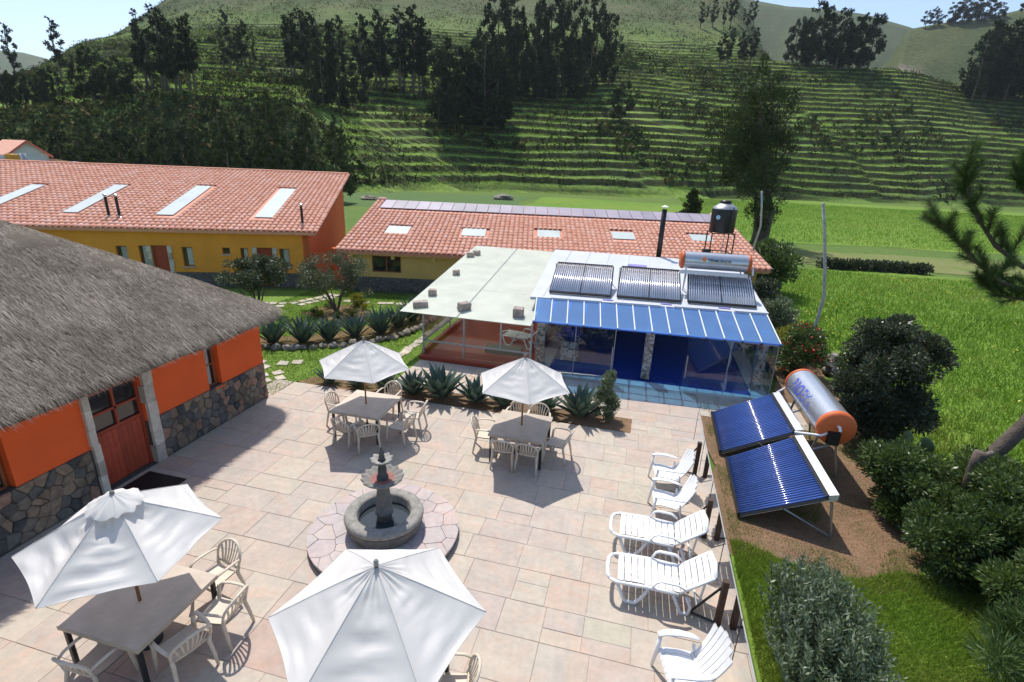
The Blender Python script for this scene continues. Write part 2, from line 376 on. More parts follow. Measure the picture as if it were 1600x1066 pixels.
def hill_at(x, y): return float(hill_z(np.array([float(x)]), np.array([float(y)]))[0])
# far hills
M['side'] = M_side()
def far_hill(name, sky_pts, dist, depth, m, seed, base=-5):
    px = np.linspace(sky_pts[0][0], sky_pts[-1][0], 90); py = np.interp(px, [p[0] for p in sky_pts], [p[1] for p in sky_pts])
    nrow = 26; V = []
    for j in range(nrow):
        u = j/(nrow-1)
        for a,b in zip(px, py):
            P = pt_fwd(a, b, dist); yy = dist-depth*(1-min(u*1.25,1))+(depth*.6*max(0,u-.8)*5)
            zz = base+(P.z-base)*(min(u*1.25,1)**.85)-(max(0,u-.8)*5)*P.z*.3
            x = P.dot(RGT)*yy/dist
            zz += float(fbm(np.array([x/(dist*.06)]), np.array([yy/(dist*.06)]), seed)[0])*dist*.03*min(u*1.25,1)*(1-min(u*1.25,1))*4
            V.append(tuple(yawed((x, yy, zz))))
    n = len(px); I2 = np.arange(nrow*n).reshape(nrow, n)
    F2 = np.stack([I2[:-1,:-1], I2[:-1,1:], I2[1:,1:], I2[1:,:-1]], -1).reshape(-1,4)
    return tag(np_mesh(name, V, F2, m, smooth=True), kind='structure')
far_hill('distant_hill', [(1060,-60),(1130,-20),(1180,1),(1230,10),(1290,14),(1350,22),(1420,42),(1500,70),(1580,110)], 900, 380, M['farhill'], 3)
far_hill('side_hill', [(1330,150),(1385,98),(1420,46),(1470,36),(1540,29),(1600,14),(1700,-12),(1900,-40)], 520, 200, M['side'], 9)
far_hill('blue_mountain', [(-400,40),(-150,60),(0,79),(35,82),(70,91),(120,110),(200,150)], 1500, 500, M['farhill'], 5)
# ---------------------------------------------------------------- materials for buildings
M['tile'] = M_rand('clay_tile', [(.76,.37,.25),(.78,.39,.27),(.74,.35,.235),(.79,.41,.29),(.76,.375,.255),(.71,.32,.21),(.80,.44,.33)], .75, 14, .05, .15)
M['pan'] = M_plain('tile_pan', (.64,.28,.19), .85, .2, 8, .2)
M['ochre'] = M_plain('ochre_plaster', (.80,.34,.045), .85, .08, 1.2, .12)
M['mustard'] = M_plain('mustard_plaster', (.62,.42,.14), .85, .08, 1.2, .12)
M['redplaster'] = M_plain('red_plaster', (.78,.15,.05), .85, .1, 1.0, .12)
M['orange'] = M_plain('orange_plaster', (.80,.12,.022), .8, .07, .9, .12)
def M_rubble(name, c1, c2, scale):
    t = NT(name); v = t.coord(); vo = t.n('TexVoronoi', feature='DISTANCE_TO_EDGE'); vo.inputs['Scale'].default_value = scale; t.l(v, vo.inputs['Vector'])
    v2 = t.n('TexVoronoi'); v2.inputs['Scale'].default_value = scale; t.l(v, v2.inputs['Vector'])
    col = t.mix(c1, c2, v2.outputs['Color']); e = t.ramp(vo.outputs['Distance'],[(.01,(0,0,0)),(.05,(1,1,1))])
    col = t.mix((.03,.03,.03), col, e); return t.done(t.bsdf(col, .85, 0, t.bump(e,.7,.03)))
M['rubble'] = M_rubble('dark_rubble', (.10,.10,.10), (.17,.155,.14), 5.0)
M['stone'] = M_rand('rubble_stone', [(.17,.135,.10),(.22,.165,.12),(.11,.10,.09),(.25,.19,.135),(.075,.075,.075),(.18,.15,.12),(.27,.165,.12),(.12,.115,.105)], .85, 9, .2, .5, .02)
M['mortar'] = M_plain('dark_mortar', (.075,.07,.065), .95, .2, 8, .3)
M['sillar'] = M_plain('white_tuff', (.52,.47,.40), .9, .2, 5, .6, dist=.02)
M['wood'] = M_plain('brown_wood', (.28,.09,.035), .55, .2, 5, .2)
M['redwood'] = M_plain('red_brown_wood', (.34,.055,.025), .5, .15, 4, .2)
M['darkglass'] = M_plain('window_glass', (.018,.02,.022), .06, .1, 2, 0, spec=.8)
M['curtain'] = M_plain('pale_curtain', (.42,.42,.40), .8, .15, 6, .1)
M['black'] = M_plain('black_steel', (.018,.018,.019), .45, .2, 8, .1)
M['rust'] = M_plain('brown_steel', (.07,.035,.022), .6, .3, 8, .2)
M['galv'] = M_plain('galvanised_steel', (.42,.43,.44), .35, .12, 10, .05, metal=.7)
M['grey_metal'] = M_plain('grey_painted_metal', (.36,.37,.37), .5, .1, 6, .05)
M['white_metal'] = M_plain('white_metal', (.78,.78,.78), .4, .06, 5, .05)
M['skylight'] = M_plain('fibreglass_sheet', (.52,.56,.53), .35, .08, 1.6, .05)
M['solar'] = M_plain('purple_solar_glass', (.33,.28,.32), .4, .12, 1.0, .0, spec=.5)
# ---------------------------------------------------------------- pieces
def tile_mesh(w0=.124, w1=.112, L=.45, n=5, lift=.010, th=.014):
    b = MB(); vs = []
    for (r,y,dz) in ((w0,-L/2,lift),(w1,L/2,0)):
        for k in range(n+1):
            a = math.pi*k/n; vs.append((-r*math.cos(a), y, dz+r*.5*math.sin(a)))
    for k in range(n+1):
        a = math.pi*k/n; r = w0-th; vs.append((-r*math.cos(a), -L/2, lift+r*.5*math.sin(a)-.002))
    fs = [(k,k+1,n+2+k,n+1+k) for k in range(n)]+[(2*n+2+k, 2*n+3+k, k+1, k) for k in range(n)]
    return b.add(vs, fs)
TILE = tile_mesh()
TILE_ME = TILE.mesh('roof_tile'); TILE_ME.materials.append(M['tile']); TILE_ME.polygons.foreach_set('use_smooth',[True]*5+[False]*5)
def tile_roof(parent, E, a, up, L, holes, pitch=.27, row=.42, s0=0.0, nind=300):
    """barrel tiles on the plane E + s*a + t*up (t 0..1)"""
    E, a, up = Vector(E), Vector(a).normalized(), Vector(up); sl = up.length; us = up.normalized()
    n = a.cross(us).normalized()
    if n.z < 0: n = -n
    base = MB(); q = [E+a*s0-us*.05, E+a*L-us*.05, E+a*L+up, E+a*s0+up]
    base.hexa([p-n*.16 for p in q], [p-n*.0 for p in q]); roof = base.build('roof', M['pan'], parent)
    cols = int((L-s0)/pitch); rows = int(sl/row); items = []
    ra = -a if a.cross(us).z < 0 else a
    for i in range(cols+1):
        for j in range(rows+1):
            s = s0+i*pitch+.02; t = (j*row+.14)
            if t > sl: continue
            if any(h[0]-.1 < s < h[1]+.1 and h[2]*sl-.12 < t < h[3]*sl+.12 for h in holes): continue
            p = E+a*s+us*t+n*(.012+random.uniform(0,.012)); items.append(p)
    items.sort(key=lambda p: (p-CPOS).length)
    Rm = Matrix((ra, us, n)).transposed()
    TV = np.array(TILE.v); TF = np.array([f for f in TILE.f]); Rn = np.array(Rm)
    for p in items[:nind]:
        rz = Matrix.Rotation(random.gauss(0,.02),3,'Z'); o = bpy.data.objects.new('roof_tile', TILE_ME); COL.objects.link(o); o.parent = roof
        o.matrix_local = Matrix.Translation(p) @ (Rm@rz).to_4x4()
    rest = items[nind:]
    if rest:
        P = np.array([tuple(p) for p in rest]); ang = rng.normal(0,.02,len(P)); c,s_ = np.cos(ang), np.sin(ang)
        loc = np.stack([TV[None,:,0]*c[:,None]-TV[None,:,1]*s_[:,None], TV[None,:,0]*s_[:,None]+TV[None,:,1]*c[:,None], np.broadcast_to(TV[None,:,2],(len(P),len(TV)))],-1)
        V = loc@Rn.T+P[:,None]; Fc = (TF[None]+np.arange(len(P))[:,None,None]*len(TV)).reshape(-1,4)
        o = np_mesh('roof_tiles', V.reshape(-1,3), Fc, M['tile'], roof, np.repeat(rng.random(len(P)), len(TF))); o['kind'] = 'stuff'
    return roof, us, n
def frame_box(b, A, d, nrm, s0, s1, z0, z1, out0, out1):
    """box on a facade: A + s*d, outwards along nrm from out0 to out1"""
    q = lambda s,o,z: tuple(Vector(A)+Vector(d)*s+Vector(nrm)*o+Vector((0,0,z)))
    return b.hexa([q(s0,out0,z0),q(s1,out0,z0),q(s1,out1,z0),q(s0,out1,z0)], [q(s0,out0,z1),q(s1,out0,z1),q(s1,out1,z1),q(s0,out1,z1)])
def facade(name, parent, m, A, d, nrm, length, z0, z1, holes, thick=.25):
    """a wall with real openings, cut into boxes round them"""
    b = MB(); xs_ = sorted({0,length}|{h[0] for h in holes}|{h[1] for h in holes})
    for x0,x1 in zip(xs_, xs_[1:]):
        hs = sorted([(h[2],h[3]) for h in holes if h[0] <= x0+1e-6 and h[1] >= x1-1e-6]); z = z0
        for h0,h1 in hs:
            if h0 > z+1e-4 and h0 < z1: frame_box(b,A,d,nrm,x0,x1,z,min(h0,z1),-thick,0)
            z = max(z,h1)
        if z < z1-1e-4: frame_box(b,A,d,nrm,x0,x1,z,z1,-thick,0)
    return b.build(name, m, parent)
def window(parent, A, d, nrm, s0, s1, z0, z1, frame, nv=1, curtain=False, depth=.12, bars=0, name='window'):
    fr = MB(); w = .05
    for (a,b_,c,e) in ((s0,s0+w,z0,z1),(s1-w,s1,z0,z1),(s0+w,s1-w,z0,z0+w),(s0+w,s1-w,z1-w,z1)): frame_box(fr,A,d,nrm,a,b_,c,e,-depth-.03,-depth+.03)
    for k in range(1,nv):
        c = s0+(s1-s0)*k/nv; frame_box(fr,A,d,nrm,c-.025,c+.025,z0+w,z1-w,-depth-.02,-depth+.02)
    for k in range(bars):
        zc = z0+(z1-z0)*(k+1)/(bars+1); frame_box(fr,A,d,nrm,s0+w,s1-w,zc-.02,zc+.02,-depth-.015,-depth+.015)
    o = fr.build(name, frame, parent); edges = [s0+w+(s1-s0-2*w)*k/nv for k in range(nv+1)]
    for k in range(nv):
        g_ = MB(); frame_box(g_,A,d,nrm,edges[k],edges[k+1],z0+w,z1-w,-depth-.012,-depth-.006); g_.build('pane', M['darkglass'], o)
    if curtain:
        c_ = MB(); frame_box(c_,A,d,nrm,s0+w,s0+(s1-s0)*.62,z0+w,z1-w,-depth-.004,-depth+.001); c_.build('curtain', M['curtain'], o)
    return o
def clip(poly, p, q):
    """keep the part of poly nearer to p than q"""
    mx, my = (p[0]+q[0])/2, (p[1]+q[1])/2; nx_, ny_ = q[0]-p[0], q[1]-p[1]; out = []
    for i,a in enumerate(poly):
        b = poly[(i+1)%len(poly)]; da = (a[0]-mx)*nx_+(a[1]-my)*ny_; db = (b[0]-mx)*nx_+(b[1]-my)*ny_
        if da <= 0: out.append(a)
        if da*db < 0: u = da/(da-db); out.append((a[0]+(b[0]-a[0])*u, a[1]+(b[1]-a[1])*u))
    return out
def cells(x0, x1, y0, y1, size, jit=.42, seed=1, gap=.012, keep=.78):
    rs = random.Random(seed); nx_ = max(1,round((x1-x0)/size)); ny_ = max(1,round((y1-y0)/size)); pts = []
    for j in range(ny_):
        for i in range(nx_):
            pts.append((x0+(i+.5+(j%2)*.35+rs.uniform(-jit,jit))*(x1-x0)/nx_, y0+(j+.5+rs.uniform(-jit,jit))*(y1-y0)/ny_))
    out = []
    for p in pts:
        poly = [(x0,y0),(x1,y0),(x1,y1),(x0,y1)]
        for q in pts:
            if q is not p and abs(q[0]-p[0]) < size*3.2 and abs(q[1]-p[1]) < size*3.2: poly = clip(poly, p, q)
            if len(poly) < 3: break
        if len(poly) < 3: continue
        cx = sum(v[0] for v in poly)/len(poly); cy = sum(v[1] for v in poly)/len(poly); sh = []
        for v in poly:
            L = math.hypot(v[0]-cx, v[1]-cy) or 1; k = max(.3, 1-gap*1.5/L); sh.append((cx+(v[0]-cx)*k, cy+(v[1]-cy)*k))
        # round the corners once
        rd = []
        for i,v in enumerate(sh):
            a = sh[i-1]; b = sh[(i+1)%len(sh)]; rd.append((v[0]*keep+a[0]*(1-keep), v[1]*keep+a[1]*(1-keep))); rd.append((v[0]*keep+b[0]*(1-keep), v[1]*keep+b[1]*(1-keep)))
        out.append(rd)
    return out
# ---------------------------------------------------------------- long ochre building with shed roof
def V3(x,y,z=0): return Vector((x,y,z))
b1d = V3(-.929,-.37).normalized(); b1n = V3(.37,-.929).normalized(); b1A = V3(-16.4,23.14); b1E = V3(-15.95,22.98,2.88)
B1 = empty('lodge_building', b1A, 0, 'long ochre lodge with red gable wall and long skylights in its tiled roof', 'building')
LA, LE = V3(0,0), b1E-b1A; D1 = 11.0; up1 = -b1n*D1+V3(0,0,2.47); L1 = 34
holes1 = [(1.8,2.55,0,2.0),(.99,1.48,1.0,1.97),(2.98,3.35,1.0,1.97),(3.84,4.2,1.65,1.97),(6.75,7.5,0,2.02),(7.72,8.07,1.0,2.0),(8.6,9.1,1.0,1.97),(5.6,6.1,1.0,1.97)]
facade('wall', B1, M['ochre'], LA, b1d, b1n, L1, .7, 2.84, [h for h in holes1])
fb = facade('stone_base', B1, M['rubble'], LA, b1d, b1n, L1, -.05, .697, [h for h in holes1 if h[2] == 0], .27)
for h in holes1:
    if h[2] == 0:
        dr = MB(); frame_box(dr,LA,b1d,b1n,h[0]+.06,h[1]-.06,0,1.98,-.16,-.11); door = dr.build('door', M['redwood'], B1)
        fr = MB(); frame_box(fr,LA,b1d,b1n,h[0],h[0]+.06,0,2.0,-.18,-.08); frame_box(fr,LA,b1d,b1n,h[1]-.06,h[1],0,2.0,-.18,-.08); fr.build('frame', M['wood'], door)
        for k,(a,b_) in enumerate(((h[0]-.17,h[0]-.002),(h[1]+.002,h[1]+.17))):
            for j in range(6):
                q = MB(); ex = .05 if j%2 else 0; frame_box(q,LA,b1d,b1n,a-(ex if k == 0 else 0),b_+(ex if k else 0),j*.335+.004,(j+1)*.335-.004,-.1,.06); q.build('quoin', M['sillar'], B1)
    else:
        window(B1, LA, b1d, b1n, h[0], h[1], h[2], h[3], M['wood'], 1, h[3]-h[2] > .6)
        sl_ = MB(); frame_box(sl_,LA,b1d,b1n,h[0]-.05,h[1]+.05,h[2]-.07,h[2]-.003,-.1,.05); sl_.build('window_sill', M['sillar'], B1)
# gable and back walls
gw = MB(); a0 = LA-b1n*0; pts = [V3(0,0,0), -b1n*10.7, -b1n*10.7+V3(0,0,5.1), V3(0,0,2.72)]
off = b1d*.3; gw.hexa([p+off for p in pts][::-1], [p-b1d*.004 for p in pts][::-1]); gw.build('gable_wall', M['redplaster'], B1)
bw = MB(); frame_box(bw, LA-b1n*10.7, b1d, -b1n, 0.31, L1, -.05, 5.0, -.25, 0); bw.build('back_wall', M['ochre'], B1)
hol1 = [(2.45,3.35,.17,.645),(7.3,8.15,.17,.645),(11.75,12.45,.17,.615),(15.8,16.5,.2,.57)]
r1, us1, n1 = tile_roof(B1, LE, b1d, up1, L1, hol1, s0=-.1)
for h in hol1:
    s = MB(); sl = up1.length; q = [LE+b1d*h[0]+us1*h[2]*sl, LE+b1d*h[1]+us1*h[2]*sl, LE+b1d*h[1]+us1*h[3]*sl, LE+b1d*h[0]+us1*h[3]*sl]
    s.hexa([p+n1*.03 for p in q], [p+n1*.06 for p in q]); s.build('skylight', M['skylight'], B1)
rc = MB(); p0 = LE+up1-b1d*.1; rc.tube([p0+b1d*(L1*k/30)+V3(0,0,.03+.01*(k%2)) for k in range(31)], .11, 8); rc.build('ridge_cap', M['tile'], B1)
for s,t,h in ((10.08,.13,1.0),(9.6,.13,1.0),(.73,.09,.95)):
    p = LE+b1d*s+up1*t; c = MB(); c.tube([p-V3(0,0,.1), p+V3(0,0,h)], .065, 10); pi = c.build('stove_pipe', M['black'], B1)
    c = MB(); c.lathe([(.0,.16),(.11,.1),(.11,.08),(.05,.02)], 10, (0,0)); k = c.build('cap', M['galv'], pi); k.location = p+V3(0,0,h)
    c = MB(); c.lathe([(.16,0),(.08,.05),(.07,.1)], 10); k = c.build('flashing', M['galv'], pi); k.location = p-V3(0,0,.0)
for k in range(24):      # rafter ends under the gable edge
    c = MB(); p = LE+up1*((k+.5)/24)-b1d*.02-V3(0,0,.2); c.box(p, (.16,.1,.09), math.atan2(b1d.y,b1d.x)); c.build('rafter_end', M['wood'], B1)
# ---------------------------------------------------------------- mustard building behind the pool house
ang2 = R_(12); a2 = V3(math.cos(ang2), math.sin(ang2)); n2 = V3(a2.y,-a2.x); B2o = V3(-14.64,22.94)
B2 = empty('annex_building', B2o, 0, 'mustard building with tiled roof and a strip of solar panels along its ridge', 'building')
E2 = V3(0,0,2.12); up2 = -n2*7.9+V3(0,0,1.88); L2 = 21.6; WA = -n2*.42+a2*.55
h2 = [(1.05,2.55,.98,1.84),(9.0,10.5,.98,1.84)]
facade('wall', B2, M['mustard'], WA, a2, n2, L2-1.0, .72, 2.02, h2)
facade('stone_base', B2, M['rubble'], WA, a2, n2, L2-1.0, -.05, .717, [], .28)
for h in h2: window(B2, WA, a2, n2, h[0], h[1], h[2], h[3], M['wood'], 2, False, .06)
ev = MB(); frame_box(ev, WA, a2, n2, -.5, L2-.6, 1.9, 2.0, .02, .36); ev.build('eave_board', M['mustard'], B2)
for k in range(10):
    c = MB(); frame_box(c, WA, a2, n2, .02+k*2.1, .17+k*2.1, 1.72, 1.897, .003, .3); c.build('bracket', M['mustard'], B2)
for s_, nm in ((0.0,'gable_wall'),(L2-1.25,'gable_wall')):
    gm = MB(); p = WA+a2*s_; q = [p-n2*.26, p-n2*7.2, p-n2*7.2+V3(0,0,3.7), p-n2*.26+V3(0,0,2.03)]
    gm.hexa(q[::-1], [v+a2*.25 for v in q][::-1]); gm.build(nm, M['redplaster'] if s_ == 0 else M['mustard'], B2)
bk = MB(); frame_box(bk, WA-n2*7.2, a2, -n2, 0, L2-1, -.05, 3.7, -.02, .2); bk.build('back_wall', M['mustard'], B2)
hol2 = [(1.75,3.0,.30,.44),(5.9,7.2,.32,.46),(10.05,11.3,.36,.49),(14.2,15.45,.39,.52),(18.6,19.8,.42,.54)]
solar_hole = (.45,20.9,.795,1.1)
r2, us2, nn2 = tile_roof(B2, E2, a2, up2, L2, hol2+[solar_hole], s0=-.05)
sl2 = up2.length
for h in hol2:
    s = MB(); q = [E2+a2*h[0]+us2*h[2]*sl2, E2+a2*h[1]+us2*h[2]*sl2, E2+a2*h[1]+us2*h[3]*sl2, E2+a2*h[0]+us2*h[3]*sl2]
    s.hexa([p+nn2*.02 for p in q], [p+nn2*.05 for p in q]); s.build('skylight', M['skylight'], B2)
for k in range(28):
    s0 = .45+k*.73; s1 = s0+.7; s = MB(); q = [E2+a2*s0+us2*.80*sl2, E2+a2*s1+us2*.80*sl2, E2+a2*s1+us2*.985*sl2, E2+a2*s0+us2*.985*sl2]
    s.hexa([p+nn2*.05 for p in q], [p+nn2*.09 for p in q]); pn = s.build('solar_panel', M['solar'], B2)
rc = MB(); rc.tube([E2+up2+a2*(-.05+.5*k/4)+V3(0,0,.05) for k in range(5)], .12, 8); rc.build('ridge_cap', M['tile'], B2)
lk = MB(); lk.hexa([b1A-B2o+v for v in (V3(.5,1.2,0),V3(2.4,.6,0),V3(2.4,.9,0),V3(.5,1.5,0))],[b1A-B2o+v for v in (V3(.5,1.2,1.9),V3(2.4,.6,1.9),V3(2.4,.9,1.9),V3(.5,1.5,1.9))]); lk.build('link_wall', M['redplaster'], B2)
# ---------------------------------------------------------------- thatched house
M['thatch'] = None
def M_thatch():
    t = NT('thatch'); v = t.coord('Object'); f = t.noise(v, 3, 6, .7); f2 = t.noise(v, .6, 4)
    c = t.ramp(t.math('ADD', t.math('MULTIPLY', t.n('Attribute',attribute_name='rnd').outputs['Fac'], .6), t.math('MULTIPLY', f, .4)),
               [(.12,(.088,.073,.058)),(.38,(.19,.16,.128)),(.62,(.29,.25,.204)),(.88,(.44,.39,.325))])
    c = t.mix(c, t.ramp(f2,[(.32,(.33,.33,.33)),(.68,(.64,.64,.64))]), 1.0, 'OVERLAY')
    return t.done(t.bsdf(c, .9, 0, t.bump(f,.6,.03), .15))
M['thatch'] = M_thatch()
TH = empty('thatched_house', (-9.8,6,0), 0, 'orange house with thick grey thatch roof and rubble stone base beside the patio', 'house')
HW = V3(0,0); hd = V3(0,1); hn = V3(1,0)
A_ = V3(0,-9.0); Ls = 14.3          # wall along Y, from Y=-3 to 11.3 in the world
hz = lambda Y: Y+3.0
hh = [(hz(6.6),hz(7.7),0,2.3),(hz(9.4),hz(9.8),1.0,2.16),(hz(3.9),hz(5.2),1.0,2.1),(hz(0.5),hz(1.6),1.0,2.1)]
facade('wall', TH, M['orange'], A_, hd, hn, Ls, 1.03, 2.8, hh, .3)
facade('mortar', TH, M['mortar'], A_, hd, hn, Ls-.0, -.05, 1.027, [hh[0]], .3)
ew = MB(); frame_box(ew, V3(-.302,5.3), V3(-1,0), V3(0,1), 0, 9.4, 1.03, 2.8, -.3, 0); ew.build('end_wall', M['orange'], TH)
ew = MB(); frame_box(ew, V3(-.302,5.3), V3(-1,0), V3(0,1), 0, 9.4, -.05, 1.027, -.3, 0.03); ew.build('end_base', M['rubble'], TH)
for (y0,y1,sd) in ((hz(3.0),hz(6.42),3),(hz(7.95),Ls,4)):
    for poly in cells(y0, y1, .0, 1.03, .20, .42, sd, .004, .90):
        if len(poly) < 3: continue
        s = MB(); th = random.uniform(.025,.06); n = len(poly); cx = sum(p[0] for p in poly)/n; cz = sum(p[1] for p in poly)/n
        vs = [(0, A_.y+p[0], p[1]) for p in poly]+[(th*.6, A_.y+p[0], p[1]) for p in poly]+[(th, A_.y+cx+(p[0]-cx)*.8, cz+(p[1]-cz)*.8) for p in poly]
        fs = [(i,(i+1)%n,n+(i+1)%n,n+i) for i in range(n)]+[(n+i,n+(i+1)%n,2*n+(i+1)%n,2*n+i) for i in range(n)]+[tuple(range(2*n,3*n))]
        s.add(vs, fs); s.build('stone', M['stone'], TH, False)
# door with four panes, stone jambs
y0, y1 = A_.y+hh[0][0], A_.y+hh[0][1]
dm = MB(); frame_box(dm, V3(0,y0), hd, hn, .07, 1.03, 0.02, 1.18, -.16, -.11); dr = dm.build('door', M['redwood'], TH)
for k in range(9):
    c = MB(); frame_box(c, V3(0,y0), hd, hn, .075+k*.106, .075+k*.106+.1, .03, 1.16, -.109, -.098); c.build('plank', M['redwood'], dr)
fm = MB()
for a,b_,c,e in ((0,.07,0,2.3),(1.03,1.1,0,2.3),(.07,1.03,1.18,1.24),(.07,1.03,1.58,1.63),(.07,1.03,2.02,2.09),(.525,.575,1.24,2.02)): frame_box(fm, V3(0,y0), hd, hn, a,b_,c,e,-.17,-.08)
fm.build('frame', M['redwood'], dr)
for a,b_ in ((.07,.525),(.575,1.03)):
    for c,e in ((1.24,1.58),(1.63,2.02)):
        g_ = MB(); frame_box(g_, V3(0,y0), hd, hn, a,b_,c,e,-.135,-.13); g_.build('pane', M['darkglass'], dr)
for a in (-.135, 1.102):
    z = 0
    for j,h in enumerate((.42,.30,.38,.34,.40,.46)):
        c = MB(); e = random.uniform(-.012,.012); frame_box(c, V3(0,y0), hd, hn, a+e, a+.13+e+(.09 if a > 0 else 0), z+.003, z+h-.003, -.2, .075); c.build('jamb_stone', M['sillar'], TH); z += h
for h,nv in ((hh[1],1),(hh[2],2),(hh[3],2)): window(TH, A_, hd, hn, h[0]+.03, h[1]-.03, h[2]+.02, h[3]-.02, M['wood'], nv, True, .16, 1)
sl_ = MB(); frame_box(sl_, A_, hd, hn, hh[1][0]-.02, hh[1][1]+.02, .965, 1.0, -.1, .05); sl_.build('window_sill', M['orange'], TH)
# thatch: rings inset from a rounded eave outline
EX0, EX1, EY0, EY1 = -11.0, .70, -10.5, 5.95      # local eave rectangle (x, y)
def ring(d, z, rc=1.0, nseg=9, ns=40):
    x0,x1,y0_,y1_ = EX0+d, EX1-d, EY0+d, EY1-d; r = min(rc, (x1-x0)/2-.02, (y1_-y0_)/2-.02); P = []
    for (cx,cy,a0_) in ((x1-r,y1_-r,0),(x0+r,y1_-r,90),(x0+r,y0_+r,180),(x1-r,y0_+r,270)):
        for k in range(nseg+1): a = R_(a0_+90*k/nseg); P.append((cx+r*math.cos(a), cy+r*math.sin(a), z))
    out = []
    for i,p in enumerate(P):
        q = P[(i+1)%len(P)]; m_ = 40 if i%(nseg+1) == nseg else 1
        for k in range(m_): out.append((p[0]+(q[0]-p[0])*k/m_, p[1]+(q[1]-p[1])*k/m_, z))
    return out
SLP = .70; rings = [ring(.35,2.46), ring(.04,2.40), ring(0,2.46), ring(.03,2.56)]
for k in range(1,24): d = .03+k*5.6/23; rings.append(ring(d, 2.56+SLP*d*(1-.012*d)))
tb = MB(); nr = len(rings[0])
for r in rings: tb.v += [(p[0],p[1],p[2]+.05*mnoise.noise(Vector((p[0]*1.1,p[1]*1.1,3)))+.012*mnoise.noise(Vector((p[0]*7,p[1]*7,3)))) for p in r]
for i in range(len(rings)-1): tb.f += [(i*nr+k, i*nr+(k+1)%nr, (i+1)*nr+(k+1)%nr, (i+1)*nr+k) for k in range(nr)]
tb.f.append(tuple(range((len(rings)-1)*nr, len(rings)*nr))); roofT = tb.build('thatch_roof', M['thatch'], TH, True)
# straw: thin blades lying down the slope
N = 200000; px_ = rng.uniform(EX0+.1, EX1-.02, N); py_ = rng.uniform(EY0+6, EY1-.02, N)
dx = EX1-px_; dy = EY1-py_; dl = px_-EX0; kk = .45
dd = -kk*np.log(np.exp(-dx/kk)+np.exp(-dy/kk)+np.exp(-dl/kk))
gxn = np.exp(-dx/kk); gyn = np.exp(-dy/kk); gln = np.exp(-dl/kk); tot = gxn+gyn+gln
dirx = (gxn-gln)/tot; diry = gyn/tot; L_ = np.hypot(dirx,diry)+1e-6; dirx /= L_; diry /= L_
keep = (dd > 0)&(dd < 5.4)&(L_ > .5); px_, py_, dd, dirx, diry = [a[keep] for a in (px_,py_,dd,dirx,diry)]
pz = 2.56+SLP*dd*(1-.012*dd)+.035; n = len(px_); ln = rng.uniform(.12,.32,n); jit = rng.normal(0,.30,n)
ddx = dirx*np.cos(jit)-diry*np.sin(jit); ddy = dirx*np.sin(jit)+diry*np.cos(jit)
w = rng.uniform(.003,.008,n); lift = rng.uniform(-.015,.03,n)
Pa = np.stack([px_-ddy*w, py_+ddx*w, pz],-1); Pb = np.stack([px_+ddy*w, py_-ddx*w, pz],-1)
Pc = np.stack([px_+ddx*ln, py_+ddy*ln, pz-SLP*ln+lift],-1)
st = np_mesh('straw', np.stack([Pa,Pb,Pc],1).reshape(-1,3), np.arange(3*n).reshape(n,3), M['thatch'], roofT, rng.random(n)); st['kind'] = 'stuff'
# ragged eave fringe
rr = np.array(ring(.0,2.47)); nn_ = len(rr); n = 9000; idx = rng.integers(0,nn_,n); u = rng.random(n)[:,None]
P = rr[idx]*(1-u)+rr[(idx+1)%nn_]*u; cen = np.array([[ (EX0+EX1)/2,(EY0+EY1)/2,0]]); o_ = P-rr.mean(0); e_ = rr[(idx+1)%nn_]-rr[idx]; o_ = np.stack([e_[:,1],-e_[:,0],0*e_[:,0]],-1); o_ /= np.linalg.norm(o_,axis=1,keepdims=True)+1e-6
P = P+o_*rng.uniform(-.12,.0,n)[:,None]+np.array([0,0,1])*rng.uniform(-.06,.10,n)[:,None]; tn = np.stack([-o_[:,1],o_[:,0],0*o_[:,0]],-1)
tip = P+o_*rng.uniform(.04,.14,n)[:,None]+np.array([0,0,-1])*rng.uniform(.03,.10,n)[:,None]+tn*rng.normal(0,.03,n)[:,None]
st = np_mesh('eave_fringe', np.stack([P-tn*.006,P+tn*.006,tip],1).reshape(-1,3), np.arange(3*n).reshape(n,3), M['thatch'], roofT, rng.random(n)); st['kind'] = 'stuff'
# ---------------------------------------------------------------- patio paving
PAVE = [(0.446, 0.381, 0.315), (0.456, 0.39, 0.32), (0.432, 0.362, 0.305), (0.47, 0.409, 0.334), (0.442, 0.371, 0.315), (0.423, 0.362, 0.31), (0.451, 0.381, 0.315), (0.446, 0.385, 0.32), (0.446, 0.367, 0.305), (0.432, 0.376, 0.315), (0.446, 0.376, 0.32), (0.461, 0.399, 0.324)]
def M_pave(name, cols, extra):
    t = NT(name); v = t.world(); n = len(cols); r = t.rnd()
    base = t.ramp(r, [(i/n, c) for i,c in enumerate(cols)], 'CONSTANT')
    base = t.mix(base, t.ramp(t.math('FRACT', t.math('MULTIPLY', r, 17.3)), extra, 'CONSTANT'), .5, 'MULTIPLY')
    f = t.noise(v, 2.2, 7, .62); f2 = t.noise(v, 9, 6, .7)
    w = t.n('TexNoise'); w.inputs['Scale'].default_value = 1.1; w.inputs['Distortion'].default_value = 2.5; w.inputs['Detail'].default_value = 5; t.l(v, w.inputs['Vector'])
    col = t.mix(base, t.ramp(f,[(.3,(.44,.45,.46)),(.7,(.555,.54,.53))]), 1.0, 'OVERLAY')
    col = t.mix(col, t.ramp(w.outputs['Fac'],[(.35,(.53,.48,.46)),(.5,(.5,.5,.5)),(.65,(.49,.51,.51))]), .8, 'OVERLAY')
    col = t.mix(col, t.ramp(f2,[(.3,(.45,.45,.45)),(.7,(.55,.55,.55))]), 1.0, 'OVERLAY')
    return t.done(t.bsdf(col, .72, 0, t.bump(f2,.25,.006), .35))
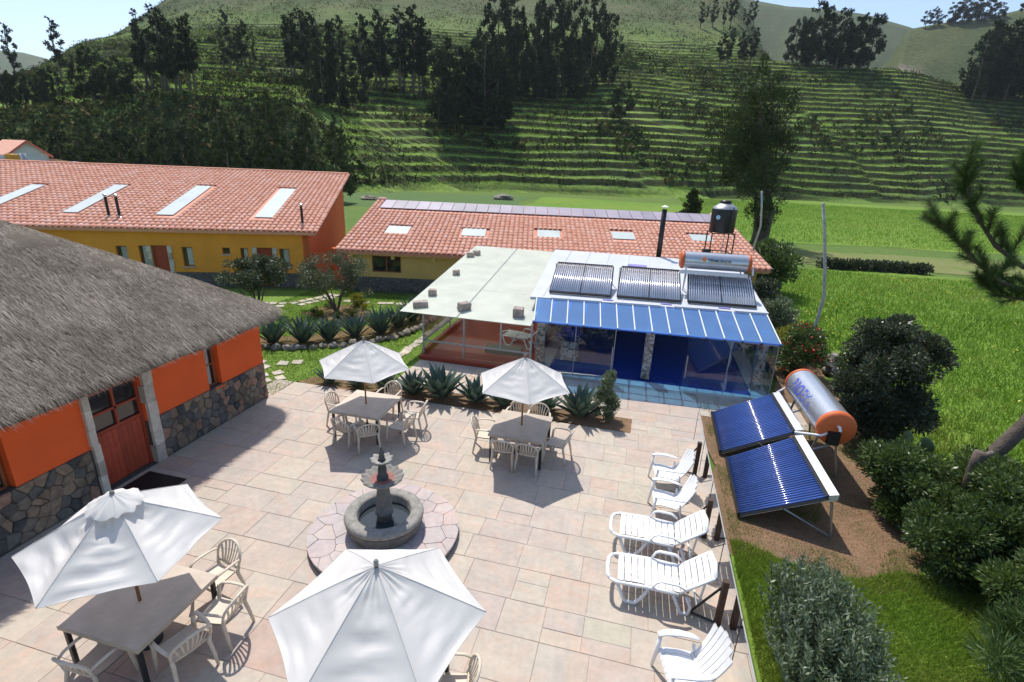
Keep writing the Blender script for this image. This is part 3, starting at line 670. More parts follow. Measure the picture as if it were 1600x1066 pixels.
M['pave'] = M_pave('sandstone_slab', PAVE, [(0,(1,1,1)),(.76,(1,.90,.86)),(.85,(.99,1,.93)),(.90,(.95,.92,.96)),(.965,(1,.76,.70)),(.985,(.93,1,.88))])
M['ringstone'] = M_pave('purple_slab', [(.45,.385,.365),(.47,.405,.375),(.43,.375,.37),(.46,.40,.375),(.475,.40,.365),(.44,.365,.355)], [(0,(1,1,1)),(.7,(1,.92,.9)),(.85,(.9,.9,.95))])
M['grout'] = M_plain('sand_grout', (.36,.295,.24), .95, .2, 6, .2)
PAT = empty('patio', (0,0,0)); PAT['kind'] = 'structure'
gm = poly_sheet('grout_bed', [(-9.78,-3),(2.28,-3),(2.28,13.9),(.35,13.9),(.35,12.42),(-10.35,12.42),(-10.35,11.33),(-9.78,11.33)], -.008, M['grout'], None, PAT)
slabs = []; rs = random.Random(4)
def course_rows(xa, xb, ya, yb, hmin, hmax, wmin, wmax):
    y = ya
    while y < yb-.05:
        h = min(rs.uniform(hmin,hmax), yb-y)
        if yb-y-h < .18: h = yb-y
        x = xa-rs.uniform(0,.6)
        while x < xb:
            w = rs.uniform(wmin,wmax); a, b = max(x,xa), min(x+w,xb)
            if b-a > .06:
                if h > .5 and b-a < .75 and rs.random() < .25:     # a cut pair
                    m_ = y+h*rs.uniform(.4,.6); slabs.append((a,b,y,m_)); slabs.append((a,b,m_,y+h))
                else: slabs.append((a,b,y,y+h))
            x += w
        y += h
course_rows(-9.74, 2.22, -2.6, 12.40, .46, .78, .50, 1.15)
course_rows(-10.3, -9.76, 11.36, 12.40, .4, .6, .5, .7)
course_rows(.38, 2.22, 12.40, 13.3, .4, .6, .5, .8)
slabs = [s for s in slabs if math.hypot(max(s[0],min(-3.92,s[1]))+3.92, max(s[2],min(7.05,s[3]))-7.05) < 9 and not (math.hypot((s[0]+s[1])/2+3.92,(s[2]+s[3])/2-7.05) < .9)]
def vis_size(s): 
    c = Vector(((s[0]+s[1])/2,(s[2]+s[3])/2,0)); d = c-CPOS; w = d.dot(CF)
    if w < .5: return 0
    px, py = 800+F_PX*d.dot(CR)/w, 533-F_PX*d.dot(CU)/w
    return (s[1]-s[0])*(s[3]-s[2])/w**3 if -60 < px < 1660 and py < 1130 else 0
slabs.sort(key=vis_size, reverse=True); rest = MB()
for i,s in enumerate(slabs):
    g_ = rs.choice((.0025,.003,.005)); j = lambda: rs.uniform(-.002,.002)
    poly = [(s[0]+g_+j(),s[2]+g_+j()),(s[1]-g_+j(),s[2]+g_+j()),(s[1]-g_+j(),s[3]-g_+j()),(s[0]+g_+j(),s[3]-g_+j())]; zt = rs.uniform(-.003,.003)
    if i < 300:
        b = MB(); b.prism(poly, -.04, zt, .003); b.build('paving_slab', M['pave'], PAT)
    else: rest.prism(poly, -.04, zt, .003, rs.random())
o = rest.build('paving_slabs', M['pave'], PAT); o['kind'] = 'stuff'
# pool deck in larger slabs
DK = empty('pool_deck', (0,0,0)); DK['kind'] = 'structure'
slabs = []; course_rows(-6.9, 2.3, 13.22, 15.42, .5, .8, .7, 1.2); d1 = [s for s in slabs if not (s[0] < .36 and s[2] < 13.2)]
slabs = []; course_rows(2.3, 5.2, 14.1, 15.9, .5, .8, .7, 1.2); d1 += slabs
poly_sheet('deck_bed', [(-6.92,13.2),(2.32,13.2),(2.32,14.05),(5.2,14.05),(5.2,15.9),(-6.92,15.9)], -.018, M['grout'], None, DK)
for s in d1:
    b = MB(); b.prism([(s[0]+.006,s[2]+.006),(s[1]-.006,s[2]+.006),(s[1]-.006,s[3]-.006),(s[0]+.006,s[3]-.006)], -.04, rs.uniform(-.003,.002), .004); b.build('deck_slab', M['pave'], DK)
poly_sheet('agave_bed', wav([(-9.6,12.43),(.33,12.43),(.5,13.2),(-6.9,13.2),(-9.4,13.0)], .06, .4, 12), -.006, M['soil'])
# stepping stones across the lawn
M['flag'] = M_rand('pale_flagstone', [(.46,.40,.32),(.50,.44,.35),(.42,.37,.31),(.47,.42,.36)], .85, 6, .15, .3)
PTH = empty('stepping_path', (0,0,0)); PTH['kind'] = 'structure'
def stepping(pts, w=.32, step=.42, rows=1, seed=3):
    r = random.Random(seed)
    for (ax,ay),(bx,by) in zip(pts, pts[1:]):
        L = math.hypot(bx-ax,by-ay); n = max(1,int(L/step)); ux,uy = (bx-ax)/L,(by-ay)/L
        for k in range(n):
            for q in range(rows):
                c = (ax+ux*(k+.5)*step+r.uniform(-.05,.05)-uy*(q-(rows-1)/2)*w*1.15, ay+uy*(k+.5)*step+r.uniform(-.05,.05)+ux*(q-(rows-1)/2)*w*1.15)
                m_ = 4; a0 = math.atan2(uy,ux)+math.pi/4+r.uniform(-.15,.15); poly = []
                for i in range(m_):
                    a = a0+2*math.pi*i/m_+r.uniform(-.15,.15); rr = r.uniform(1.0,1.28)
                    poly.append((c[0]+math.cos(a)*step*.5*rr, c[1]+math.sin(a)*w*.52*rr))
                b = MB(); b.prism(poly, -.03, .012+r.uniform(0,.008), .006); b.build('flagstone', M['flag'], PTH)
stepping([(-7.75,15.3),(-7.7,17.4),(-7.7,20.6),(-8.3,22.6)], .45, .40, 1, 3)
stepping([(-12.4,13.35),(-11.2,13.5),(-10.1,13.9)], .40, .45, 1, 5)
stepping([(-11.6,12.95),(-10.9,12.75),(-10.2,12.2)], .36, .40, 2, 6)
stepping([(-16.6,19.2),(-15.1,19.8),(-14.5,21.4),(-14.4,22.6)], .4, .42, 2, 7)
stepping([(-13.4,21.2),(-11.8,21.45),(-9.2,22.2)], .45, .45, 1, 8)
# ---------------------------------------------------------------- fountain
M['fstone'] = M_plain('grey_volcanic_stone', (.13,.125,.12), .85, .25, 9, .6, dist=.015)
M['flight'] = M_plain('pale_carved_stone', (.30,.285,.255), .9, .25, 12, .6, dist=.015)
M['rustbowl'] = M_plain('rust_bowl', (.26,.10,.08), .7, .2, 8, .2)
def M_water(name, deep, rough=.03, ripple=.03):
    t = NT(name); v = t.world(); f = t.noise(v, 3.5, 4)
    return t.done(t.bsdf(deep, rough, 0, t.bump(f, ripple, .05), .5))
M['fwater'] = M_water('basin_water', (.035,.045,.05), .03, .02)
FO = empty('fountain', (-3.92,7.05,0), 0, 'grey carved stone fountain with two scalloped bowls on a round paved plinth', 'fountain')
b = MB(); b.lathe([(0,-.03),(1.34,-.03),(1.34,.135),(0,.135)], 64); b.build('plinth', M['fstone'], FO)
r = random.Random(8)
for poly in cells(-1.4,1.4,-1.4,1.4,.36,.42,17,.003,.95):
    for k in range(40):                                  # trim to the round plinth
        a = 2*math.pi*k/40; poly = clip(poly, (1.33*math.cos(a),1.33*math.sin(a)), (1.37*math.cos(a),1.37*math.sin(a))) if len(poly) > 2 else poly
    if len(poly) < 3 or max(math.hypot(*p) for p in poly) < .6: continue
    b = MB(); b.prism(poly, .12, .148+r.uniform(-.003,.003), .003); b.build('plinth_slab', M['ringstone'], FO)
flute = lambda rr,z,a: (rr*(1+.012*math.cos(60*a)) if .18 < z < .40 and rr > .55 else rr, z)
b = MB(); b.lathe([(.60,.15),(.63,.19),(.66,.27),(.685,.37),(.69,.41)], 240, fn=flute); bs = b.build('basin', M['fstone'], FO, True)
b = MB(); b.lathe([(.66,.405),(.70,.43),(.71,.47),(.69,.515),(.65,.535),(.53,.535),(.49,.52),(.475,.49),(.47,.2),(.0,.2)], 64); b.build('rim', M['flight'], bs, True)
b = MB(); b.lathe([(.0,.36),(.472,.36)], 48); b.build('water', M['fwater'], bs)
b = MB(); b.lathe([(.135,.2),(.135,.48),(.165,.50),(.165,.54),(.15,.57),(.135,.75),(.115,.95),(.105,1.06),(.13,1.09),(.10,1.12)], 24); b.build('column', M['fstone'], FO, True)
scal = lambda nn,amp: (lambda rr,z,a: (rr*(1+(amp*math.cos(nn*a) if rr > .2 else 0)), z+(.012*math.cos(nn*a) if rr > .2 else 0)))
b = MB(); b.lathe([(.09,1.08),(.20,1.13),(.30,1.19),(.36,1.235),(.365,1.26),(.32,1.255),(.25,1.23),(.2,1.22)], 90, fn=scal(15,.045)); bw_ = b.build('bowl', M['flight'], FO, True)
b = MB(); b.lathe([(.0,1.215),(.255,1.222)], 40); b.build('bowl_water', M['rustbowl'], bw_)
b = MB(); b.lathe([(.105,1.21),(.105,1.27),(.08,1.29),(.075,1.42),(.06,1.5),(.075,1.53)], 20); b.build('stem', M['fstone'], FO, True)
sc2 = lambda rr,z,a: (rr*(1+(.07*math.cos(9*a) if rr > .12 else 0)), z+(.01*math.cos(9*a) if rr > .12 else 0))
b = MB(); b.lathe([(.05,1.52),(.12,1.56),(.185,1.60),(.19,1.62),(.15,1.615),(.07,1.59)], 60, fn=sc2); b.build('bowl', M['flight'], FO, True)
b = MB(); b.lathe([(.05,1.58),(.055,1.66),(.04,1.69),(.055,1.72),(.05,1.75),(.025,1.78),(.03,1.81),(.0,1.85)], 16); b.build('finial', M['fstone'], FO, True)
# ---------------------------------------------------------------- plastic chairs
M['plastic'] = M_plain('cream_plastic', (.60,.52,.42), .5, .06, 4, .03)
M['whiteplastic'] = M_plain('white_plastic', (.80,.80,.80), .4, .03, 4, .02)
def arc(c, rx, rz, a0, a1, n, y): return [(c[0]+rx*math.cos(R_(a0+(a1-a0)*k/n)), y(k/n), c[1]+rz*math.sin(R_(a0+(a1-a0)*k/n))) for k in range(n+1)]
def make_chair():
    c = empty('plastic_chair', (0,0,0), 0); m = M['plastic']
    b = MB(); P = []
    for i in range(7):
        row = []
        for j in range(7):
            x = (-.5+j/6)*(.44-.05*(1-i/6)); y = -.2+.42*i/6; z = .42-.02*math.cos((j/6-.5)*3)+(.012 if i == 6 else 0)-.012*math.sin(i/6*math.pi); row.append((x,y,z))
        P.append(row)
    b.sheet(P); b.sheet([[(x,y,z-.022) for x,y,z in rw][::-1] for rw in P]); b.box((0,.215,.40),(.42,.02,.05)); b.build('seat', m, c, True)
    def back(x, z): return (x, -.205-(z-.42)*.28-.05*(1-(x/.25)**2)*min(1,(z-.42)/.2), z)
    b = MB(); pts = [back(-.235,.46),back(-.25,.58)]+[back(.25*math.cos(R_(180-180*k/10)), .62+.19*math.sin(R_(180*k/10))) for k in range(11)]+[back(.25,.58),back(.235,.46)]
    b.tube(pts, .021, 6); b.tube([back(-.20,.47),back(0,.455),back(.20,.47)], .018, 6); bk_ = b.build('backrest', m, c, True)
    for k in range(7):
        u = (k-3)/3; x0, x1 = u*.13, u*.215; zt = .62+.185*math.sqrt(max(0,1-(x1/.25)**2))
        s = MB(); q = [back(x0+(x1-x0)*t, .46+(zt-.46)*t) for t in (0,.33,.66,1)]; s.tube(q, .016, 6, flat=.35); s.build('slat', m, bk_, True)
    for sx in (-1,1):
        b = MB(); b.tube([back(sx*.25,.62),(sx*.275,-.16,.645),(sx*.285,.02,.645),(sx*.28,.15,.63),(sx*.265,.20,.58)], [.022,.024,.026,.026,.022], 8, flat=.6); b.build('armrest', m, c, True)
        b = MB(); b.tube([(sx*.265,.205,.59),(sx*.25,.215,.42),(sx*.255,.235,.2),(sx*.262,.25,0)], [.026,.03,.026,.02], 6); b.build('leg', m, c, True)
        b = MB(); b.tube([back(sx*.24,.50),(sx*.225,-.21,.40),(sx*.24,-.255,.2),(sx*.25,-.29,0)], [.024,.03,.026,.02], 6); b.build('leg', m, c, True)
    return c
M['tabletop'] = M_plain('stone_tabletop', (.50,.42,.34), .55, .12, 3, .08)
M['tableside'] = M_plain('pale_table_edge', (.52,.43,.33), .7, .1, 5, .1)
def make_table():
    t = empty('patio_table', (0,0,0), 0)
    b = MB(); b.box((0,0,.724),(1.28,1.28,.03)); b.build('tabletop', M['tabletop'], t)
    b = MB()
    for x,y,w,h in ((0,.632,1.284,.02),(0,-.632,1.284,.02),(.632,0,.02,1.244),(-.632,0,.02,1.244)): b.box((x,y,.705),(w,h,.06))
    b.build('table_edge', M['tableside'], t)
    for x in (-1,1):
        for y in (-1,1): b = MB(); b.box((x*.585,y*.585,.345),(.05,.05,.69)); b.build('leg', M['black'], t)
    return t
M['canvas'] = M_film('white_canvas', (.73,.715,.69), (1,1,1), 0.0, .22, .85)
M['polewood'] = M_plain('varnished_wood', (.27,.115,.04), .4, .2, 6, .1)
def make_umbrella(name_loc, rot, zrim=1.83, ztop=2.46, Rr=1.14, wr=1.0, tilt=(0,0), vent=True, label=''):
    u = empty('patio_umbrella', name_loc, 0, label, 'umbrella', 'white umbrellas over the patio tables')
    ax = Matrix.Rotation(tilt[0],3,'X')@Matrix.Rotation(tilt[1],3,'Y'); piv = Vector((0,0,1.4))
    T = lambda p: tuple(ax@(Vector(p)-piv)+piv)
    rb = random.Random(int(rot*7)+3); n = 26
    for k in range(6):
        a0, a1 = R_(rot+60*k), R_(rot+60*(k+1)); P = []; ph = rb.uniform(0,9)
        for i in range(n+1):
            t = i/n; row = []
            for j in range(n+1):
                s = j/n; x0,y0 = math.cos(a0)*Rr*t, math.sin(a0)*Rr*t; x1,y1 = math.cos(a1)*Rr*t, math.sin(a1)*Rr*t
                z = ztop+(zrim-ztop)*t**1.06; e = math.sin(math.pi*s)
                sag = -.055*e*math.sin(math.pi*min(1,t*.92))*wr
                sg = mnoise.noise(Vector((s*1.6+ph+t*1.5, t*11, k*3.1)))*.040*e*wr*min(1,t*3)*(1 if t < .97 else .4)
                sg += mnoise.noise(Vector((s*3.5+ph, t*26+s*2, k*1.7+5)))*.017*e*wr*min(1,t*3)
                sg += .016*e*wr*math.exp(-((t-.16)/.16)**2)*math.sin(s*22+k)
                cr = 1-.03*e*t
                row.append(T(((x0+(x1-x0)*s)*cr,(y0+(y1-y0)*s)*cr, z+sag+sg+(.012*e if i == n else 0))))
            P.append(row)
        b = MB(); b.sheet(P); b.build('canopy_panel', M['canvas'], u, True)
        b = MB(); b.tube([tuple(Vector(rw[0])+Vector((0,0,.004))) for rw in P[1:]], .0035, 5, flat=.4); b.build('seam', M['canvas'], u, True)
        b = MB(); b.tube([tuple(Vector(p)+Vector((0,0,-.002))) for p in P[-1]], .004, 5); b.build('hem', M['canvas'], u, True)
        b = MB(); b.tube([T((0,0,ztop-.05)), T((math.cos(a0)*Rr*.5,math.sin(a0)*Rr*.5,ztop+(zrim-ztop)*.48-.03)), T((math.cos(a0)*Rr*.985,math.sin(a0)*Rr*.985,zrim-.012))], .010, 5); b.build('rib', M['polewood'], u)
        b = MB(); b.tube([T((math.cos(a0)*.04,math.sin(a0)*.04,1.62)), T((math.cos(a0)*Rr*.5,math.sin(a0)*Rr*.5,ztop+(zrim-ztop)*.48-.04))], .009, 5); b.build('strut', M['polewood'], u)
    if vent:
        b = MB(); n = 72; pr = []
        for (rr,z) in ((.02,ztop+.045),(.14,ztop-.01),(.27,ztop-.085),(.30,ztop-.115)):
            pr.append([T((rr*(1+.07*math.sin(a*9+rr*8)*(rr > .1))*math.cos(a), rr*(1+.07*math.sin(a*9)*(rr > .1))*math.sin(a), z+(.018*math.sin(a*13+rr*20) if rr > .1 else 0))) for a in [2*math.pi*k/n for k in range(n+1)]])
        b.sheet(pr); b.build('vent_cap', M['canvas'], u, True)
    b = MB(); b.tube([(0,0,.02),(0,0,1.4),T((0,0,1.75)),T((0,0,ztop+.03))], .021, 10); b.build('pole', M['polewood'], u, True)
    b = MB(); b.lathe([(.0,.075),(.022,.065),(.03,.04),(.02,.015),(.03,0)], 12); f = b.build('finial', M['flight'], u, True); f.location = T((0,0,ztop+.02))
    b = MB(); b.lathe([(.16,0),(.16,.06),(.05,.09),(.03,.22)], 20); b.build('foot', M['black'], u, True)
    return u
chair0 = make_chair(); table0 = make_table(); used = [False, False]
def place(root, i, loc, rz, label, cat, group):
    o = root if not used[i] else clone_tree(root, loc, rz)
    used[i] = True; o.location = loc; o.rotation_euler = (0,0,rz); return tag(o, label, cat, group)
TB = [((-6.15,10.46),'between the thatched house corner and the fountain'),((-2.18,10.59),'beside the agave bed facing the pool'),((-6.04,4.13),'near the door of the thatched house'),((-2.33,3.95),'hidden under its umbrella in front of the fountain')]
for (p,wh) in TB: place(table0, 1, (p[0],p[1],0), 0, 'square patio table '+wh, 'table', 'patio tables')
CH = {0:[(-6.25,9.72,-12,'front edge'),(-5.72,9.66,38,'front corner'),(-5.12,10.22,80,'right edge'),(-6.95,10.55,-92,'left edge'),(-6.05,11.42,178,'far edge'),(-5.08,10.85,98,'right far edge')],
      1:[(-2.43,9.98,2,'front edge'),(-1.85,10.0,-3,'front edge'),(-1.30,10.62,80,'right edge'),(-3.02,10.5,-80,'left edge'),(-2.48,11.42,178,'far edge'),(-1.92,11.38,186,'far edge')],
      2:[(-6.05,3.45,0,'front edge'),(-5.22,3.92,72,'right edge'),(-5.72,5.02,168,'far edge'),(-5.15,4.5,95,'right far edge')],
      3:[(-1.62,4.32,105,'right edge'),(-2.3,3.1,0,'front edge')]}
wl = ['the table between house and fountain','the table beside the agave bed','the table near the house door','the table before the fountain']
for t_,lst in CH.items():
    for (x,y,a,side) in lst: place(chair0, 0, (x,y,0), R_(a), 'cream plastic chair at the %s of %s' % (side, wl[t_]), 'chair', 'plastic chairs round the patio tables')
make_umbrella((-6.15,10.42,0), 9, 1.80, 2.44, 1.13, .8, (0.0,.03), False, 'white hexagonal umbrella over the table between thatched house and fountain')
make_umbrella((-2.18,10.59,0), -11, 1.83, 2.46, 1.12, .8, (0,0), False, 'white hexagonal umbrella over the table beside the agave bed')
make_umbrella((-6.04,4.10,0), -24, 1.82, 2.44, 1.13, 1.5, (.02,.02), True, 'wrinkled white umbrella with ruffled vent cap by the thatched house door')
make_umbrella((-2.33,3.96,0), 18, 1.76, 2.44, 1.20, .9, (0,0), False, 'white hexagonal umbrella in front of the fountain plinth')
dm = MB(); dm.box((-9.15,7.05,.012),(.95,.62,.02), R_(0)); tag(dm.build('door_mat', M['black']), 'dark rubber mat on the paving before the red door', 'mat')
# ---------------------------------------------------------------- white loungers and garden armchairs
def make_lounger():
    L = empty('sun_lounger', (0,0,0)); m = M['whiteplastic']; W = .32
    for sy in (-1,1):
        b = MB(); b.tube([(.02,sy*.27,.37),(.12,sy*W,.37),(.6,sy*W,.385),(1.08,sy*W,.36)], [.03,.034,.036,.034], 8, flat=.8); b.build('side_rail', m, L, True)
        b = MB(); b.tube([(.14,sy*W,.35),(.24,sy*W,.10),(.30,sy*W,.02),(.44,sy*W,.02),(.54,sy*W,.16),(.62,sy*W,.35)], [.03,.028,.03,.03,.028,.03], 8); b.build('leg', m, L, True)
        b = MB(); b.tube([(1.0,sy*W,.34),(1.1,sy*W,.12),(1.14,sy*W,.02),(1.26,sy*W,.02),(1.28,sy*W,.16),(1.2,sy*W,.34)], [.03,.028,.028,.028,.028,.03], 8); b.build('leg', m, L, True)
        b = MB(); b.tube([(.66,sy*W,.37),(.74,sy*(W+.02),.53),(.80,sy*(W+.02),.56),(1.05,sy*(W+.02),.55),(1.16,sy*(W+.01),.48)], [.022,.026,.03,.03,.022], 8, flat=.6); b.build('armrest', m, L, True)
    b = MB(); b.tube([(.02,-.27,.37),(-.02,-.18,.37),(-.03,0,.37),(-.02,.18,.37),(.02,.27,.37)], .034, 8, flat=.8); b.build('foot_loop', m, L, True)
    for k in range(9):
        x = .14+k*.108; b = MB(); P = []
        for i,(dx,dz) in enumerate(((0,-.02),(0,.0),(.01,.008),(.084,.008),(.094,0),(.094,-.02))): P.append([(x+dx,y,.385+dz+.018*(y/.3)**2+.015*math.sin(k*.7)) for y in (-.305,-.2,-.1,0,.1,.2,.305)])
        b.sheet(P); b.build('slat', m, L, False)
    th = math.atan2(.44,.50)
    bk_ = MB()
    for sy in (-1,1): bk_.tube([(1.10,sy*.29,.37),(1.10+.62*math.cos(th),sy*.29,.37+.62*math.sin(th))], .028, 8, flat=.8)
    bk_.tube([(1.10+.62*math.cos(th),-.29,.37+.62*math.sin(th)),(1.10+.665*math.cos(th),0,.37+.665*math.sin(th)),(1.10+.62*math.cos(th),.29,.37+.62*math.sin(th))], .03, 8, flat=.8)
    bo = bk_.build('backrest', m, L, True)
    for k in range(6):
        d0 = .02+k*.105; b = MB(); P = []
        for dd_,dz in ((0,-.02),(0,0),(.01,.008),(.08,.008),(.09,0),(.09,-.02)):
            P.append([(1.10+(d0+dd_)*math.cos(th)-dz*math.sin(th)+.03*(1-(y/.3)**2)*(k/5)*.6, y, .37+(d0+dd_)*math.sin(th)+dz*math.cos(th)+.015*(y/.3)**2) for y in (-.29,-.2,-.1,0,.1,.2,.29)])
        b.sheet(P); b.build('slat', m, bo, False)
    b = MB(); b.tube([(1.46,-.22,.66),(1.40,-.22,.08),(1.40,.22,.08),(1.46,.22,.66)], .018, 6); b.build('back_prop', m, L)
    return L
lg = make_lounger(); lg.location = (.14,8.14,0); tag(lg, 'white slatted plastic lounger beside two garden armchairs', 'lounger', 'white plastic loungers along the glass fence')
l2 = clone_tree(lg, (.16,7.03,0), R_(1)); l2['label'] = 'white slatted plastic lounger beside the braced fence post'
def make_armchair():
    c = empty('garden_armchair', (0,0,0)); m = M['whiteplastic']       # faces -X
    for k in range(6):
        y = -.225+k*.09; b = MB(); pts = [(-.04,.33),(-.02,.37),(.04,.385),(.2,.37),(.36,.335),(.46,.31)]
        b.sheet([[(x,y+e,z) for x,z in pts] for e in (-.041,.041)]); b.sheet([[(x,y+e,z-.018) for x,z in pts] for e in (.041,-.041)])
        b.sheet([[(x,y-.041,z-d) for x,z in pts] for d in (.018,0)]); b.sheet([[(x,y+.041,z-d) for x,z in pts] for d in (0,.018)]); b.build('seat_slat', m, c)
    bb = MB(); bb.tube([(.42,-.24,.33),(.44,0,.33),(.42,.24,.33)], .022, 6); bk_ = bb.build('backrest', m, c, True)
    for k in range(6):
        y0 = -.20+k*.08; y1 = -.25+k*.10; top = .92-.10*abs((k-2.5)/2.5)**2; b = MB(); P = []
        for t in (0,.25,.5,.75,1):
            z = .31+(top-.31)*t; x = .42+.30*t**.9+.02*math.sin(t*3); yy = y0+(y1-y0)*t; w = .034+.011*t; P.append((x+.05*((k-2.5)/2.5)**2*-1*t, yy, z, w))
        b.sheet([[(x,y+s*w,z) for x,y,z,w in P] for s in (1,-1)]); b.sheet([[(x+.02,y+s*w,z-.006) for x,y,z,w in P] for s in (-1,1)])
        b.sheet([[(x+e,y-w,z) for x,y,z,w in P] for e in (0,.02)]); b.sheet([[(x+e,y+w,z) for x,y,z,w in P] for e in (.02,0)]); b.build('slat', m, bk_)
    for s in (-1,1):
        b = MB(); b.tube([(-.06,s*.30,.575),(.05,s*.315,.595),(.25,s*.32,.585),(.42,s*.30,.56),(.52,s*.27,.54)], [.045,.055,.06,.05,.03], 8, flat=.28); b.build('armrest', m, c, True)
        b = MB(); b.tube([(-.02,s*.30,.58),(-.04,s*.285,.36),(-.08,s*.30,.0)], [.035,.042,.026], 8, flat=.7); b.build('leg', m, c, True)
        b = MB(); b.tube([(.44,s*.26,.45),(.46,s*.26,.28),(.54,s*.28,0)], [.03,.036,.024], 8, flat=.7); b.build('leg', m, c, True)
    return c
ar = make_armchair(); ar.location = (.95,10.2,0); ar.rotation_euler = (0,0,R_(8)); tag(ar, 'white plastic garden armchair beside the first fence post by the soil bed', 'armchair', 'white garden armchairs by the glass fence')
a2_ = clone_tree(ar, (.92,9.2,0), R_(4)); a2_['label'] = 'white plastic garden armchair between another armchair and a lounger'
a3_ = clone_tree(ar, (1.02,5.42,0), R_(14)); a3_['label'] = 'white plastic garden armchair standing alone beyond the braced fence post'
# ---------------------------------------------------------------- glass fence
M['fenceglass'] = M_glass('fence_glass', (.86,.93,.90), 3.0)
FN = empty('glass_fence', (1.98,0,0), 0, 'frameless glass balustrade on brown steel posts along the patio edge', 'fence')
fy = [1.9,4.4,6.68,8.72,10.87,12.5]
for k,y in enumerate(fy[:-1]):
    if k: 
        b = MB(); b.box((-.12,y,.42),(.085,.09,.86)); p = b.build('post', M['rust'], FN)
        b = MB(); b.tube([(-.14,y+.02,.72),(-.52,y+.10,.03)], .018, 6); b.build('brace', M['black'], p)
        b = MB(); b.tube([(-.14,y,.03),(-.52,y+.10,.03)], .018, 6); b.build('brace', M['black'], p)
for y0,y1 in ((2.0,4.38),(4.42,6.0),(6.04,7.68),(7.72,9.36),(9.40,11.0),(11.04,12.5)):
    b = MB(); b.box((0,(y0+y1)/2,.42),(.010,y1-y0,.80)); b.build('glass_pane', M['fenceglass'], FN)
    b = MB(); b.box((0,y1+.02,.42),(.018,.026,.80)); b.build('edge_strip', M['black'], FN)
    b = MB(); b.box((0,(y0+y1)/2,.825),(.014,y1-y0,.010)); b.build('polished_edge', M['grey_metal'], FN)
# ---------------------------------------------------------------- pool house
def M_mosaic(name):
    t = NT(name); v = t.coord('Object',(14,14,14)); vo = t.n('TexVoronoi', distance='CHEBYCHEV'); vo.inputs['Scale'].default_value = 1; vo.inputs['Randomness'].default_value = .15; t.l(v, vo.inputs['Vector'])
    col = t.ramp(vo.outputs['Color'], [(.2,(.10,.085,.075)),(.5,(.32,.27,.24)),(.8,(.50,.46,.42))]); return t.done(t.bsdf(col,.35))
M['mosaic'] = M_mosaic('mosaic_tiles')
M['awning'] = M_film('blue_polycarbonate', (.24,.48,1.0), (.16,.52,1.0), .55, .2, .3)
M['canopy'] = M_film('milky_polycarbonate', (.90,.92,.82), (.88,.92,.84), .20, .40, .35)
M['whiteroof'] = M_plain('white_roof_sheet', (.56,.58,.63), .45, .06, .8, .03)
M['poolwater'] = M_water('pool_water', (.008,.05,.26), .02, .05)
M['pooltile'] = M_plain('blue_pool_tile', (.05,.14,.30), .3, .2, 3, .05)
M['palefloor'] = M_plain('pale_floor', (.48,.46,.42), .6, .08, 1.5, .05)
M['reddeck'] = M_plain('red_floor_paint', (.36,.065,.035), .5, .1, 1.5, .08)
M['glass'] = M_glass('clear_glass', (.96,.98,.98), .85)
M['darkwall'] = M_plain('grey_wall', (.30,.29,.28), .9, .1, 1, .1)  # plain grey for the back and side walls
M['purple'] = M_plain('lilac_vent', (.25,.22,.50), .5, .05, 2, 0)
PH = empty('pool_house', (0,0,0), 0, 'glazed pool house with white roof and sloping blue ribbed awning', 'pool house')
# floor, pool
fl = MB(); fl.box((.75,15.86,-.05),(7.5,.42,.1)); fl.box((-2.75,19.6,-.05),(.5,7.0,.1)); fl.box((4.25,19.6,-.05),(.5,7.0,.1)); fl.build('floor', M['palefloor'], PH)
pw = MB(); pw.box((.75,19.6,-.075),(6.5,7.0,.06)); pw.build('pool_water', M['poolwater'], PH)
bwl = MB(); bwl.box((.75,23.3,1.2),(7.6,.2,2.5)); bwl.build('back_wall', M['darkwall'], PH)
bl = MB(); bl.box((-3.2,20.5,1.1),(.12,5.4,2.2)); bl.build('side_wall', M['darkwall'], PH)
# roof
P = lambda X,Y,Z: (X,Y,Z)
rf = MB(); rf.hexa([P(-3.42,16.95,2.14),P(4.42,17.8,2.14),P(4.42,24.7,2.64),P(-3.85,24.5,2.64)], [P(-3.42,16.95,2.24),P(4.42,17.8,2.24),P(4.42,24.7,2.74),P(-3.85,24.5,2.74)]); rf.build('roof', M['whiteroof'], PH)
for k in range(9):
    X = -3.0+k*.9; rb = MB(); rb.tube([P(X,17.1+(X+3.4)*.108,2.262),P(X-.05,24.5,2.752)], .012, 5); rb.build('roof_seam', M['whiteroof'], PH)
xa = lambda u: -2.92+u*7.30; fyf = lambda u: 15.26+u*.40; fyb = lambda u: 16.82+u*.86
NP = 14
for k in range(NP):
    u0,u1 = k/NP+.003,(k+1)/NP-.003; a = [P(xa(u0),fyf(u0),1.90),P(xa(u1),fyf(u1),1.90),P(xa(u1)-.06,fyb(u1),2.24),P(xa(u0)-.22*(1-u0)-.04,fyb(u0),2.24)]
    b = MB(); b.add(a,[(0,1,2,3)]); b.build('awning_panel', M['awning'], PH)
for k in range(NP+1):
    u = k/NP; b = MB(); b.tube([P(xa(u),fyf(u)-.01,1.915),P(xa(u)-.22*(1-u)*.9-.05,fyb(u),2.255)], .020, 6); b.build('awning_rib', M['white_metal'], PH)
    b = MB(); b.box((xa(u),fyf(u)+.01,1.855),(.07,.07,.06)); b.build('rib_bracket', M['rust'], PH)
b = MB(); b.tube([P(xa(0)-.05,fyf(0)-.02,1.885),P(xa(1)+.05,fyf(1)-.02,1.885)], .022, 6); b.build('gutter', M['awning'], PH)
b = MB(); b.tube([P(xa(0),15.78,1.78),P(xa(1),15.9,1.78)], .035, 6); b.build('head_rail', M['grey_metal'], PH)
